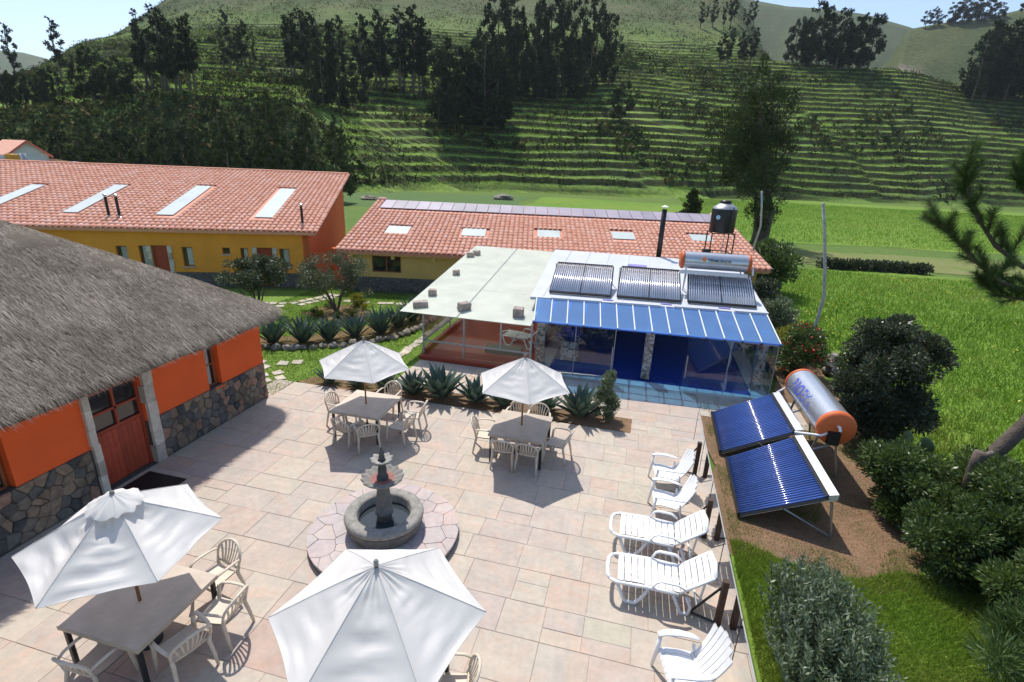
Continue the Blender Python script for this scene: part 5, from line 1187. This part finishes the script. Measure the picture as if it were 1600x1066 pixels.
wp = [(7.0,15.5),(7.15,18.0),(7.2,20.2),(6.95,23.5),(7.3,27.5),(8.0,34)]; rocks_along(FW, wp, .42, .52, .1, jit=.18, seed=3); rocks_along(FW, wp, .6, .42, .36, jit=.15, seed=5)
# ---------------------------------------------------------------- leafy things
def crown_points(n, clumps, flat=.8):
    """clumps: list of (x,y,z,r); returns leaf points biased to each clump's outer shell"""
    c = np.array(clumps); w = c[:,3]**2.2; idx = rng.choice(len(c), n, p=w/w.sum()); d = unit(n); rr = rng.random(n)**.45
    P = c[idx,:3]+d*(rr*c[idx,3])[:,None]*np.array([1,1,flat]); return P, d
def rnd_clumps(n, R, H, z0, rmin, rmax, shape='ball', seed=1):
    r = random.Random(seed); out = []
    for k in range(n):
        t = (k+.5)/n; a = r.uniform(0,2*math.pi)
        if shape == 'ball': wz = math.sqrt(max(0,1-(2*t-1)**2))*.9+.1
        elif shape == 'col': wz = (1-.75*abs(t-.35)/.65)
        else: wz = (1-t)**.8
        rad = R*wz*math.sqrt(r.uniform(.01,1)); out.append((rad*math.cos(a), rad*math.sin(a), z0+H*t, r.uniform(rmin,rmax)*(.6+.4*wz)))
    return out
def shrub(name, loc, clumps, n, size, m, label, cat='shrub', group=None, stems=5, up=.2, flat=.85, aspect=2.4, parts=None, core=True):
    root = empty(name, loc, 0, label, cat, group); P, d = crown_points(n, clumps, flat); P[:,2] = np.maximum(P[:,2], .02)
    V,Fc = leaf_quads(P, size*rng.uniform(.7,1.3,n), aspect, up, d.copy()); np_mesh('foliage', V, Fc, m, root, rng.random(n))
    if stems:
        b = MB(); cc = sorted(clumps, key=lambda c: -c[3])[:stems]
        for c in cc: b.tube([(0,0,-.05),(c[0]*.3,c[1]*.3,c[2]*.4),(c[0]*.8,c[1]*.8,c[2]*.9)], [.05*min(1,c[2]),.03*min(1,c[2]),.012], 6)
        b.build('stem', M['bark'], root)
    return root
shrub('round_bush', (6.5,14.0,0), rnd_clumps(80,1.12,2.95,.3,.30,.48,'ball',3), 42000, .095, M['darkshrub'], 'big rounded dark bush behind the ground solar heater tank', 'bush')
# shrub mass under the pine: separate bushes
for k,(x,y,R,h,lab) in enumerate(((5.9,10.6,.85,1.25,'green bush at the soil edge nearest the solar heater'),(6.9,9.7,1.0,1.5,'green bush round the sawn stump'),(6.2,8.9,.8,1.2,'green bush overhanging the lower lawn'),(7.8,9.0,1.1,1.5,'broad green bush behind the one overhanging the lower lawn'),(7.6,10.9,.9,1.1,'green bush at the foot of the leaning pine trunk'),(8.9,10.3,1.1,1.4,'green bush beyond the leaning pine trunk'),(7.0,7.9,.9,1.15,'green bush behind the feathery shrub'))):
    shrub('hedge_bush', (x,y,0), rnd_clumps(34,R*1.1,h,.12,.28,.45,'ball',10+k), 15000, .095, M['shrub'], lab, 'bush', 'bushes along the meadow side')
shrub('feathery_shrub', (6.1,6.9,0), rnd_clumps(20,.75,.9,.15,.25,.4,'ball',31), 6000, .16, M['feather'], 'feathery light green shrub at the corner of the lower lawn', 'shrub', aspect=9, up=.6)
shrub('garden_bush', (7.3,32.0,0), rnd_clumps(34,1.5,2.6,.3,.5,.8,'ball',41), 7000, .22, M['shrub'], 'leafy green bush at the end of the tiled annex', 'bush')
shrub('garden_bush', (6.0,26.0,0), rnd_clumps(22,.8,1.6,.2,.35,.5,'ball',42), 4500, .15, M['darkshrub'], 'dark bush beside the white roof of the pool house', 'bush')
shrub('garden_bush', (5.8,22.0,0), rnd_clumps(24,.75,1.6,.2,.3,.5,'ball',43), 5500, .12, M['silver'], 'pale green bush beside the wall between pool house and meadow', 'bush')
fb_ = shrub('flowering_bush', (5.75,18.4,0), rnd_clumps(30,.9,1.6,.2,.3,.5,'ball',44), 9000, .10, M['shrub'], 'bush covered with red flowers beside the pool house glass', 'bush')
P, d = crown_points(260, rnd_clumps(30,.92,1.62,.2,.34,.52,'ball',44)); V,Fc = leaf_quads(P+d*.03, .10, 1.2); np_mesh('flowers', V, Fc, M['redflower'], fb_, rng.random(len(Fc)))['kind'] = 'stuff'
shrub('flowering_bush', (6.1,20.0,0), rnd_clumps(16,.6,1.1,.2,.25,.4,'ball',45), 4000, .09, M['ylw'], 'small yellow-green bush behind the red-flowered bush', 'bush')
shrub('upright_shrub', (-.33,12.95,0), rnd_clumps(34,.36,1.30,.12,.13,.20,'col',46), 8000, .06, M['silver'], 'upright grey-green shrub at the end of the agave row', 'shrub', up=.6)
ot = shrub('olive_tree', (-12.65,19.44,0), [(x*1.0,y,z,r) for x,y,z,r in rnd_clumps(44,1.45,1.35,1.1,.25,.48,'ball',47)]+[(-1.7,.3,1.15,.3),(1.6,-.1,1.1,.3),(-1.9,.5,1.9,.2)], 10000, .09, M['olive'], 'small spreading grey-leaved tree in the lawn bed', 'tree', stems=9)
shrub('garden_shrub', (-15.4,17.9,0), rnd_clumps(40,1.5,1.1,1.25,.22,.4,'ball',48), 8000, .12, M['olive'], 'grey-leaved small tree rising behind the thatched roof', 'tree', stems=8)
shrub('yellow_shrub', (-12.4,20.9,0), rnd_clumps(10,.4,.35,.1,.15,.25,'ball',49), 1500, .09, M['ylw'], 'low yellow-green shrub behind the small grey-leaved tree', 'shrub', stems=0)
for k,(x,y) in enumerate(((-13.4,18.9),(-12.9,18.6),(-12.2,18.7),(-11.7,19.2),(-13.3,19.9),(-11.7,20.2))):
    shrub('bedding_plant', (x,y,0), rnd_clumps(5,.22,.2,.05,.1,.16,'ball',60+k), 420, .07, M['ylw'] if k%2 else M['shrub'], 'low bedding plant under the small grey-leaved tree', 'plant', 'bedding plants in the tree bed', 0)
# silver shrub in front: upright leafy stems
SS = empty('silver_shrub', (2.98,6.0,0), 0, 'large silvery shrub of upright leafy stems beside the glass fence', 'shrub')
pts_, dirs_ = [], []; sb = MB()
for k in range(380):
    a = random.uniform(0,2*math.pi); q = math.sqrt(random.random()); bx0, by0 = .18*q*math.cos(a), .5*q*math.sin(a); tx_, ty_ = .74*q*math.cos(a), 1.35*q*math.sin(a); hh_ = (1.35+.3*random.random())*(1-.42*q**2.2)+random.choice((0,0,0,.14))
    top = Vector((tx_+random.gauss(0,.06),ty_+random.gauss(0,.06),hh_)); bot = Vector((bx0,by0,.05)); mid_p = bot.lerp(top,.5)+Vector((tx_*.18,ty_*.18,0))
    if k < 90: sb.tube([bot,mid_p,top], [.010,.007,.003], 4)
    for j in range(46):
        u = .22+.78*j/45; p = bot*(1-u)**2+mid_p*2*u*(1-u)+top*u*u; az = j*2.4+k; dv = Vector((math.cos(az),math.sin(az),.9)); pts_.append(tuple(p+dv*.028)); dirs_.append(tuple(dv.normalized()))
V,Fc = leaf_quads(np.array(pts_), .082*rng.uniform(.7,1.25,len(pts_)), 3.0, .1, np.array(dirs_)); np_mesh('foliage', V, Fc, M['silver'], SS, rng.random(len(pts_))); sb.build('stem', M['shrub'], SS)
hd2 = shrub('clipped_hedge', (17.4,43.4,0), [(-3.6+k*.36+random.uniform(-.1,.1),random.uniform(-.2,.2)+.05*k,.35,.55) for k in range(21)], 6000, .22, M['darkshrub'], 'long low dark hedge across the bright meadow', 'hedge', stems=0)
# cactus, stump, path lamp rubble
CA = empty('prickly_pear', (6.75,12.3,0), 0, 'prickly pear cactus at the foot of the big dark bush', 'cactus')
M['cactus'] = M_plain('cactus_pad', (.09,.14,.05), .6, .2, 8, .1)
for k in range(12):
    b = MB(); n = 12; z = .25+.22*(k%4); a = k*2.1; c = Vector((.42*math.cos(a)*(.4+.2*(k%3)),.42*math.sin(a)*(.4+.2*(k%3)),z)); tl = random.uniform(-.7,.7); vs = []
    for (s,e) in ((0,-.02),(.8,-.028),(1,0),(.8,.028),(0,.02)):
        for i in range(n): t_ = 2*math.pi*i/n; vs.append((s*.13*math.cos(t_), e, s*.19*math.sin(t_)))
    b.add(vs, [(i*n+j,i*n+(j+1)%n,(i+1)*n+(j+1)%n,(i+1)*n+j) for i in range(4) for j in range(n)]); o = b.build('pad', M['cactus'], CA, True); o.location = c; o.rotation_euler = (tl*.5, tl, a)
SP = empty('tree_stump', (6.95,10.75,0), 0, 'sawn grey stump standing among green bushes', 'stump')
b = MB(); b.tube([(0,0,0),(.02,0,.8),(.0,.02,1.35),(.03,.02,1.62)], [.13,.11,.10,.115], 10); b.build('trunk', M['bark'], SP, True)
b = MB(); b.tube([(.0,0,1.4),(.16,.05,1.58),(.26,.08,1.62)], [.06,.05,.045], 8); b.build('branch_stub', M['bark'], SP, True)
# ---------------------------------------------------------------- pine leaning in from the right
def at_dist(px, py, D): d = ray(px,py); return CPOS+d*(D/math.hypot(d.x,d.y))
PN = empty('pine_tree', (7.45,11.75,0), 0, 'pine with curved grey trunk and long-needled branches reaching over the meadow', 'pine tree'); po = Vector((7.45,11.75,0))
b = MB(); b.tube([(-.06,-.06,-.1),(.2,.1,.55),(.55,.2,1.15),(.95,.3,1.85),(1.25,.4,2.6),(1.75,.4,3.5),(2.5,.3,4.4),(3.0,.1,5.6),(3.2,0,7.2),(3.2,0,9.0)], [.17,.155,.15,.145,.14,.135,.12,.11,.09,.05], 12); b.build('trunk', M['bark'], PN, True)
pb = MB(); shoots = []
def branch(ps, r0): 
    q = [p-po for p in ps]; pb.tube(q, [r0*(1-.75*i/(len(q)-1)) for i in range(len(q))], 6)
root_b = Vector((10.2,11.9,5.2)); root_c = Vector((10.5,11.8,6.2))
b1_ = [root_b, at_dist(1680,440,11.6), at_dist(1600,418,11.2), at_dist(1556,385,11.0), at_dist(1530,345,10.9), at_dist(1512,300,10.8), at_dist(1508,262,10.8)]
b2_ = [root_b, at_dist(1660,470,11.2), at_dist(1565,442,10.7), at_dist(1520,405,10.5), at_dist(1490,370,10.4), at_dist(1462,345,10.3)]
b3_ = [root_c, at_dist(1690,330,11.9), at_dist(1600,300,11.6), at_dist(1588,262,11.5)]
b4_ = [root_b, at_dist(1680,500,11.0), at_dist(1600,468,10.9), at_dist(1560,462,10.7), at_dist(1535,440,10.6)]
for bb_,r0 in ((b1_,.05),(b2_,.045),(b3_,.05),(b4_,.04)): branch(bb_, r0)
sh = [(b1_,3,7),(b2_,2,6),(b3_,2,4),(b4_,2,5)]
for bb_,i0,i1 in sh:
    for i in range(i0-1,i1-1):
        for u in (.2,.5,.8):
            p = bb_[i].lerp(bb_[i+1],u)
            for q in range(2):
                dv = (Vector((random.gauss(0,1),random.gauss(0,1),random.gauss(.9,.6))).normalized()+(bb_[i+1]-bb_[i]).normalized()*.9).normalized(); shoots.append((p, dv, random.uniform(.22,.46)))
    shoots.append((bb_[-2], (bb_[-1]-bb_[-2]).normalized(), (bb_[-1]-bb_[-2]).length*1.1))
NP_, ND_ = [], []
for (p,dv,L) in shoots:
    pb.tube([p-po, p+dv*L-po], [.012,.007], 5)
    n = int(330*L/.35); t = rng.random(n)**.8; base = np.array(p)[None]+np.array(dv)[None]*(t*L)[:,None]; rd = unit(n); rd = rd-(rd@np.array(dv))[:,None]*np.array(dv)[None]; rd /= np.linalg.norm(rd,axis=1,keepdims=True)
    dd_ = rd*.8+np.array(dv)[None]*.7; NP_.append(base-np.array(po)[None]); ND_.append(dd_/np.linalg.norm(dd_,axis=1,keepdims=True))
NPa = np.concatenate(NP_); NDa = np.concatenate(ND_); n = len(NPa); ln = rng.uniform(.10,.20,n)[:,None]; sd = np.cross(NDa, unit(n)); sd /= np.linalg.norm(sd,axis=1,keepdims=True)
np_mesh('needles', np.stack([NPa-sd*.0026, NPa+sd*.0026, NPa+NDa*ln],1).reshape(-1,3), np.arange(3*n).reshape(n,3), M['needle'], PN, rng.random(n)); pb.build('branch', M['bark'], PN, True)
cp = rnd_clumps(40, 2.2, 4.0, 5.6, .5, .8, 'ball', 77); P, d = crown_points(9000, [(x+3.6,y+.2,z,r) for x,y,z,r in cp]); V,Fc = leaf_quads(P, .16, 14, .3, d.copy()); np_mesh('crown', V, Fc, M['needle'], PN, rng.random(len(Fc)))
# ---------------------------------------------------------------- the big tree behind the annex
BT0 = pt_fwd(1183,392,52.0); BT = empty('tall_evergreen', (BT0.x,BT0.y,0), 0, 'tall dark evergreen with ragged crown at the meadow edge behind the annex', 'tree')
cl = []
for (px,py,r) in ((1196,92,7),(1192,112,11),(1172,128,8),(1216,120,9),(1204,140,14),(1150,150,8),(1182,160,20),(1222,150,13),(1244,142,7),(1236,172,12),(1128,182,12),(1160,188,20),(1200,190,24),(1248,200,8),(1110,208,9),(1140,215,18),(1178,222,26),(1216,220,18),(1240,232,9),(1094,236,8),(1118,242,14),(1152,252,22),(1190,258,24),(1222,256,12),(1100,264,8),(1135,276,14),(1168,286,20),(1200,292,18),(1190,318,16),(1205,340,10),(1176,330,12),(1222,312,9),(1228,298,7),(1188,350,12),(1214,330,8)):
    D = 52+random.uniform(-2.6,2.6); p = pt_fwd(px,py,D)-BT.location; cl.append((p.x,p.y,p.z,r/800*54*1.0))
    if r > 12: p = pt_fwd(px+random.uniform(-8,8),py+random.uniform(-8,8),52+random.uniform(-4,4))-BT.location; cl.append((p.x,p.y,p.z,r/800*54*.9))
P, d = crown_points(24000, cl, 1.0); V,Fc = leaf_quads(P, 0.34*rng.uniform(.6,1.3,len(P)), 4.0, .6, d.copy()); np_mesh('crown', V, Fc, M['pinefar'], BT, rng.random(len(Fc)))
b = MB()
for (dx,px,py) in ((-.35,1180,300),(.4,1200,230),(.0,1190,160)):
    p = pt_fwd(px,py,52)-BT.location; b.tube([(dx,0,-.1),(dx*1.3+.05,.1,p.z*.35),(p.x*.7,p.y*.7,p.z*.7),(p.x,p.y,p.z)], [.42,.32,.2,.08], 8)
for c in cl[::2]: b.tube([(c[0]*.35,c[1]*.35,c[2]*.72),(c[0]*.8,c[1]*.8,c[2]*.95),(c[0],c[1],c[2])], [.10,.06,.02], 5)
b.build('trunk', M['darkbark'], BT, True)
s_ = pt_fwd(1080,332,58); shrub('young_conifer', (s_.x,s_.y,0), [(x,y,z,r) for x,y,z,r in rnd_clumps(30,1.9,4.2,.3,.5,.8,'cone',81)], 5000, .3, M['pinefar'], 'young conifer behind the annex roof beside the water tower', 'tree', up=.4)
# ---------------------------------------------------------------- trees on the hillside
def tree_var(kind, seed):
    r = random.Random(seed); cl = []
    if kind == 'euc':
        for k in range(30):
            t = k/29; z = .26+.72*t; rad = .10*(1-.65*abs(t-.45))*r.uniform(.2,1.0); a = r.uniform(0,6.28); cl.append((rad*math.cos(a),rad*math.sin(a),z,r.uniform(.022,.055)*(1.1-.5*t)))
        n, sz, z0 = 1500, .034, 1.0
    elif kind == 'broad':
        for k in range(36):
            t = k/35; z = .12+.84*t; rad = .24*(1-.8*abs(t-.38)**1.3)*math.sqrt(r.uniform(.15,1)); a = r.uniform(0,6.28); cl.append((rad*math.cos(a),rad*math.sin(a),z,r.uniform(.04,.09)*(1.1-.45*t)))
        n, sz, z0 = 3200, .042, 1.0
    else:
        for k in range(34):
            t = k/33; z = .06+.92*t; rad = .22*(1-t)**.75*math.sqrt(r.uniform(.2,1)); a = r.uniform(0,6.28); cl.append((rad*math.cos(a),rad*math.sin(a),z,r.uniform(.04,.075)*(1.15-.7*t)))
        n, sz, z0 = 3200, .040, 1.0
    P, d = crown_points(n, cl, 1.15); V,Fc = leaf_quads(P, sz*rng.uniform(.6,1.4,n), 2.2, .3, d.copy())
    me = np_mesh('crown', V, Fc, M['pinefar'] if kind == 'cone' else M['euc'], None, rng.random(n)); cm = me.data; COL.objects.unlink(me); bpy.data.objects.remove(me)
    b = MB(); b.tube([(0,0,-.03),(r.uniform(-.01,.01),0,.3),(r.uniform(-.02,.02),r.uniform(-.02,.02),.65),(0,0,.95)], [.016,.012,.008,.002], 6)
    for c in cl[::4]: b.tube([(0,0,c[2]*.8),(c[0]*.9,c[1]*.9,c[2])], [.006,.002], 4)
    tm = b.mesh('trunk'); tm.materials.append(M['darkbark']); return cm, tm
VARS = {k:[tree_var(k, s+5) for s in range(4)] for k in ('euc','broad','cone')}
def hill_tree(px, pyb, pyt, kind, label, group, ground=None, wide=1.0):
    p = ground if ground is not None else next((q for q in (on_hill(px, pyb+k) for k in range(0,40,3)) if q is not None), None)
    if p is None: return
    w = (p-CPOS).dot(CF); h = (pyb-pyt)/F_PX*w*1.0/.95; cm, tm = random.choice(VARS[kind])
    t = empty({'euc':'eucalyptus_tree','broad':'hillside_tree','cone':'conifer_tree'}[kind], p-Vector((0,0,.2)), random.uniform(0,6.28), label, 'tree', group); t.scale = (h*wide,h*wide,h)
    c = link('crown', cm, None, t); k = link('trunk', tm, None, t)
def clump(x0, x1, yb0, yb1, yt0, yt1, n, kind, label, group, wide=1.0, seed=1):
    r = random.Random(seed)
    for k in range(n):
        px = x0+(x1-x0)*(k+.5)/n+r.uniform(-.4,.4)*(x1-x0)/n; hill_tree(px, r.uniform(yb0,yb1), r.uniform(yt0,yt1), kind, label, group, None, wide*r.uniform(.85,1.2))
hill_tree(27,128,50,'euc','slender tree against the sky above the left-hand tree belt','trees on the far bank edge',None,1.1)
hill_tree(98,126,42,'euc','lone leaning eucalyptus against the sky on the hill shoulder','lone tree on the hill shoulder',None,1.2)
L_ = 'dark tree in the belt along the top of the shaded bank'
clump(0,105,160,172,102,130,7,'broad',L_,L_+'s',.8,2); clump(128,222,158,162,84,112,7,'broad',L_,L_+'s',.8,3)
L_ = 'tall eucalyptus in the grove above the shaded bank'
clump(228,310,138,148,18,62,8,'euc',L_,'grove above the shaded bank',1.3,4)
L_ = 'slim eucalyptus in the open line across the middle of the hill'
clump(345,402,104,112,32,66,6,'euc',L_,'open line of eucalyptus',1.1,5); clump(448,545,108,132,22,50,8,'euc',L_,'open line of eucalyptus',1.25,6)
clump(565,612,138,146,36,70,5,'euc',L_,'open line of eucalyptus',1.3,8); clump(622,668,140,150,28,60,5,'euc',L_,'open line of eucalyptus',1.4,9)
clump(485,565,162,172,84,112,6,'broad','dark tree at the lip of the bank below the open tree line','trees at the lip of the bank',.9,7)
L_ = 'bushy dark tree in the lower grove at the top of the crop terraces'
clump(678,790,190,206,76,110,8,'broad',L_,'lower terrace grove',1.15,10)
L_ = 'dark tree in the large grove in the middle of the hillside'
clump(752,955,128,146,0,48,12,'broad',L_,'large hillside grove',.72,11); clump(790,925,150,160,96,118,7,'broad',L_,'large hillside grove',1.0,12)
hill_tree(970,190,134,'broad','single dark tree standing on the terraces right of the large grove','single terrace tree',None,1.2)
clump(1120,1182,102,108,48,64,5,'euc','eucalyptus in the small group behind the tall evergreen','small group on the hill',1.5,13)
clump(1092,1180,26,52,-6,18,10,'euc','thin eucalyptus in the row descending the hill shoulder','row on the hill shoulder',1.2,14)
clump(1226,1320,93,100,10,40,7,'broad','large dark tree in the grove on the terrace crest','grove on the terrace crest',1.0,15); clump(1318,1370,104,108,28,44,3,'broad','large dark tree in the grove on the terrace crest','grove on the terrace crest',1.05,16)
clump(1512,1600,148,158,24,66,7,'broad','tall dark tree in the grove at the right end of the terraces','grove at the end of the terraces',1.0,17)
clump(1605,1700,160,170,10,50,6,'broad','tall dark tree in the grove at the right end of the terraces','grove at the end of the terraces',1.0,27)
def ridge_tree(px, pyb, pyt, D, wide):
    p = pt_fwd(px,pyb,D); hill_tree(px,pyb,pyt,'broad','small tree on the skyline of the far side hill','trees on the far skyline',p,wide)
for px,pyb,pyt in ((1446,40,20),(1460,40,16),(1487,38,8),(1502,36,4),(1516,36,2),(1532,34,0),(1547,33,3),(1558,32,8)): ridge_tree(px,pyb,pyt,515,1.5)
def valley_tree(px, pyb, pyt, D, kind, lab, grp, wide=1.0):
    top = pt_fwd(px,pyt,D); p = Vector((top.x,top.y,0)); h = top.z
    if h < 1: return
    cm, tm = random.choice(VARS[kind]); t = empty('conifer_tree' if kind == 'cone' else 'valley_tree', p, random.uniform(0,6.28), lab, 'tree', grp); t.scale = (h*wide,h*wide,h); link('crown', cm, None, t); link('trunk', tm, None, t)
r = random.Random(21)
for k in range(16): valley_tree(60+k*27+r.uniform(-10,10), 262, r.uniform(196,232)+(18 if k > 19 else 0), r.uniform(84,94), 'broad' if k%3 else 'cone', 'olive-green tree growing at the foot of the shaded bank', 'trees at the foot of the bank', 1.0)
for px,pt_ in ((90,222),(120,214),(150,216),(182,220),(205,232)): valley_tree(px, 262, pt_, r.uniform(70,76), 'cone', 'bushy conifer beside the white village house', 'conifers beside the village house', 1.7)
for px,pt_,w in ((335,150,1.0),(345,178,1.1),(412,140,.9),(425,172,1.1),(520,178,1.1),(472,175,1.0)): valley_tree(px, 262, pt_, r.uniform(76,82), 'cone', 'pale-stemmed conifer rising in front of the shaded bank', 'conifers in front of the bank', w)
valley_tree(244, 262, 212, 74, 'cone', 'slim yellowish tree between the village conifers and the bank', 'yellowish tree', .7)
# ---------------------------------------------------------------- scrub, grass and flowers nobody could count
def scatter_scrub(name, n, y0, y1, cond, size, per, spread, m, seed):
    g = np.random.default_rng(seed); y = y0+(y1-y0)*g.random(n); x = (g.random(n)*2-1)*y*1.15
    z, fq, w = hill_z(x, y, True); k = cond(x,y,z,fq,w,g); x,y,z = x[k],y[k],z[k]; c = to_world(x,y,z); m_ = len(c); s = size*g.uniform(.5,1.5,m_)
    P = np.repeat(c,per,0)+g.normal(size=(m_*per,3))*np.repeat(s,per)[:,None]*np.array([spread,spread*.7,.42])+np.array([0,0,1])*np.repeat(s,per)[:,None]*.35
    V,Fc = leaf_quads(P, np.repeat(s,per)*.85*g.uniform(.6,1.3,m_*per), 1.7, .4); col = np.clip(np.repeat(g.random(m_),per)+g.normal(0,.10,m_*per),0,1)
    o = np_mesh(name, V, Fc, m, None, col); return tag(o, None, None, None, 'stuff')
o = scatter_scrub('terrace_scrub', 230000, 100, 255, lambda x,y,z,fq,w,g: (w > .3)&(z > 1)&(fq > .04)&(fq < .22)&(vnoise(x/9,y/5,4)+.35*g.random(len(x)) > .55), .55, 6, .9, M['scrub'], 5); o['label'] = 'low dark scrub along the terrace edges of the hill'; o['category'] = 'scrub'
M['crop'] = M_leaf('crop_leaf', [(.14,.23,.05),(.18,.29,.055),(.23,.34,.065),(.26,.31,.08)], .55, .8, .05)
o = scatter_scrub('crop_rows', 190000, 112, 250, lambda x,y,z,fq,w,g: (w > .4)&(z > 1)&(fq > .40)&(fq < 1.0)&(vnoise(x/14,y/14,14)+.3*g.random(len(x)) > .56), .34, 4, .9, M['crop'], 6); o['label'] = 'green crops growing on the hillside terraces'; o['category'] = 'crops'
o = scatter_scrub('hill_scrub', 120000, 150, 500, lambda x,y,z,fq,w,g: (z > 30)&(w < .9)&(vnoise(x/13,y/13,24)+.6*g.random(len(x)) > .72), .62, 4, 1.0, M['scrub'], 7); o['label'] = 'dry scrub dotted over the upper hillside'; o['category'] = 'scrub'
o = scatter_scrub('terrace_bushes', 30000, 104, 250, lambda x,y,z,fq,w,g: (w > .3)&(z > 1)&(fq > .02)&(fq < .3)&(vnoise(x/22,y/9,44) > .66), 1.25, 12, .6, M['scrub'], 16); o['label'] = 'larger dark bushes growing against the terrace walls'; o['category'] = 'bushes'
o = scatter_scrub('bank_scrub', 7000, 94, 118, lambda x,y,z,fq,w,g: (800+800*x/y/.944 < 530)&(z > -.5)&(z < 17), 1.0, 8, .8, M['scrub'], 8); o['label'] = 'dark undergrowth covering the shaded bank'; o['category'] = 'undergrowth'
def grass(name, n, xr, yr, h, m, label, seed, keep=None, w=.006, z0=-.02):
    g = np.random.default_rng(seed); x = g.uniform(*xr,n); y = g.uniform(*yr,n)
    if keep is not None: k = keep(x,y); x,y = x[k],y[k]
    n = len(x); a = g.uniform(0,6.28,n); hh = h*g.uniform(.5,1.3,n)*(.6+.8*vnoise(x*2.2,y*2.2,seed)); lean = g.normal(0,.45,(n,2))*hh[:,None]; ww = w*g.uniform(.7,1.4,n)
    A = np.stack([x-np.cos(a)*ww,y-np.sin(a)*ww,np.full(n,z0)],-1); B = np.stack([x+np.cos(a)*ww,y+np.sin(a)*ww,np.full(n,z0)],-1); C = np.stack([x+lean[:,0],y+lean[:,1],z0+hh],-1)
    o = np_mesh(name, np.stack([A,B,C],1).reshape(-1,3), np.arange(3*n).reshape(n,3), m, None, np.clip(vnoise(x*.8,y*.8,seed+3)*.45+vnoise(x*.14,y*.14,seed+8)*.5+g.random(n)*.3-.12,0,1)); o['label'] = label; o['category'] = 'grass'; o['kind'] = 'stuff'
grass('lawn_grass', 120000, (2.35,6.6), (2.5,9.0), .10, M['blade'], 'soft mown grass of the lower lawn', 31, lambda x,y: (y < 8.55-.25*np.sin(x*2))&(x < 6.3), .007)
grass('garden_grass', 110000, (-16,-6.8), (11.4,23), .05, M['blade'], 'short grass of the garden lawn', 32, lambda x,y: ~((x > -9.7)&(y < 12.5))&(x < -6.95), .007, -.012)
grass('meadow_grass', 260000, (6.9,34), (6,42), .22, M['blade'], 'long bright grass of the meadow', 33, lambda x,y: (x > 7.3)&(np.random.default_rng(1).random(len(x)) < np.clip(14/np.hypot(x,y),.1,1)), .016)
grass('far_meadow_grass', 160000, (8,120), (54,150), .24, M['blade'], 'rough grass of the upper meadow', 35, lambda x,y: (y > 58+x*.1)&(y < 140), .03)
M['dry'] = M_leaf('dry_grass_blade', [(.28,.19,.10),(.34,.25,.14),(.22,.14,.07)], .2, .8, .1)
grass('dry_litter', 26000, (2.35,6.8), (8.2,16), .035, M['dry'], 'dry straw litter on the bare soil', 36, lambda x,y: vnoise(x*1.2,y*1.2,19)+.3*np.random.default_rng(2).random(len(x)) > .5, .007)
grass('soil_weeds', 32000, (2.4,6.8), (8.4,15), .07, M['blade'], 'sparse weeds on the bare soil', 34, lambda x,y: vnoise(x*1.5,y*1.5,9)+.25*np.exp(-np.abs(y-8.6)*1.5) > .60, .006)
g9 = np.random.default_rng(9); n = 5200; x = g9.uniform(8,34,n); y = g9.uniform(9,41,n); k = vnoise(x/2.6,y/2.6,12)+.25*g9.random(n) > .74; P = np.stack([x,y,.22+.1*g9.random(n)],-1)[k]
V,Fc = leaf_quads(P, .075, 1.1); o = np_mesh('meadow_flowers', V, Fc, M['yellowflower'], None, None); tag(o, 'tiny yellow flowers sprinkled through the meadow grass', 'flowers', None, 'stuff')
# boulders in the far meadow
for px,py,s in ((786,312,2.6),(575,312,1.8),(598,314,1.6)):
    p = pt_z(px,py,0); o = link('boulder', ROCKS[int(px)%5], None); o.location = p+Vector((0,0,s*.12)); o.scale = (s*1.5,s,s*.7); tag(o, 'grey boulder lying in the meadow beyond the annex roof', 'boulder', 'boulders in the far meadow')

# ---------------------------------------------------------------- mountain air
hz_m = bpy.data.materials.new('haze'); hz_m.use_nodes = True; ht = hz_m.node_tree; ht.nodes.clear()
ho = ht.nodes.new('ShaderNodeOutputMaterial'); hv = ht.nodes.new('ShaderNodeVolumePrincipled'); hv.inputs['Color'].default_value = (.78,.87,1.0,1); hv.inputs['Density'].default_value = .0001; hv.inputs['Anisotropy'].default_value = .2
ht.links.new(hv.outputs[0], ho.inputs['Volume'])
hb = MB(); hb.box((0,1600,270),(8400,4200,542.4)); hb.build('haze', hz_m)['kind'] = 'stuff'
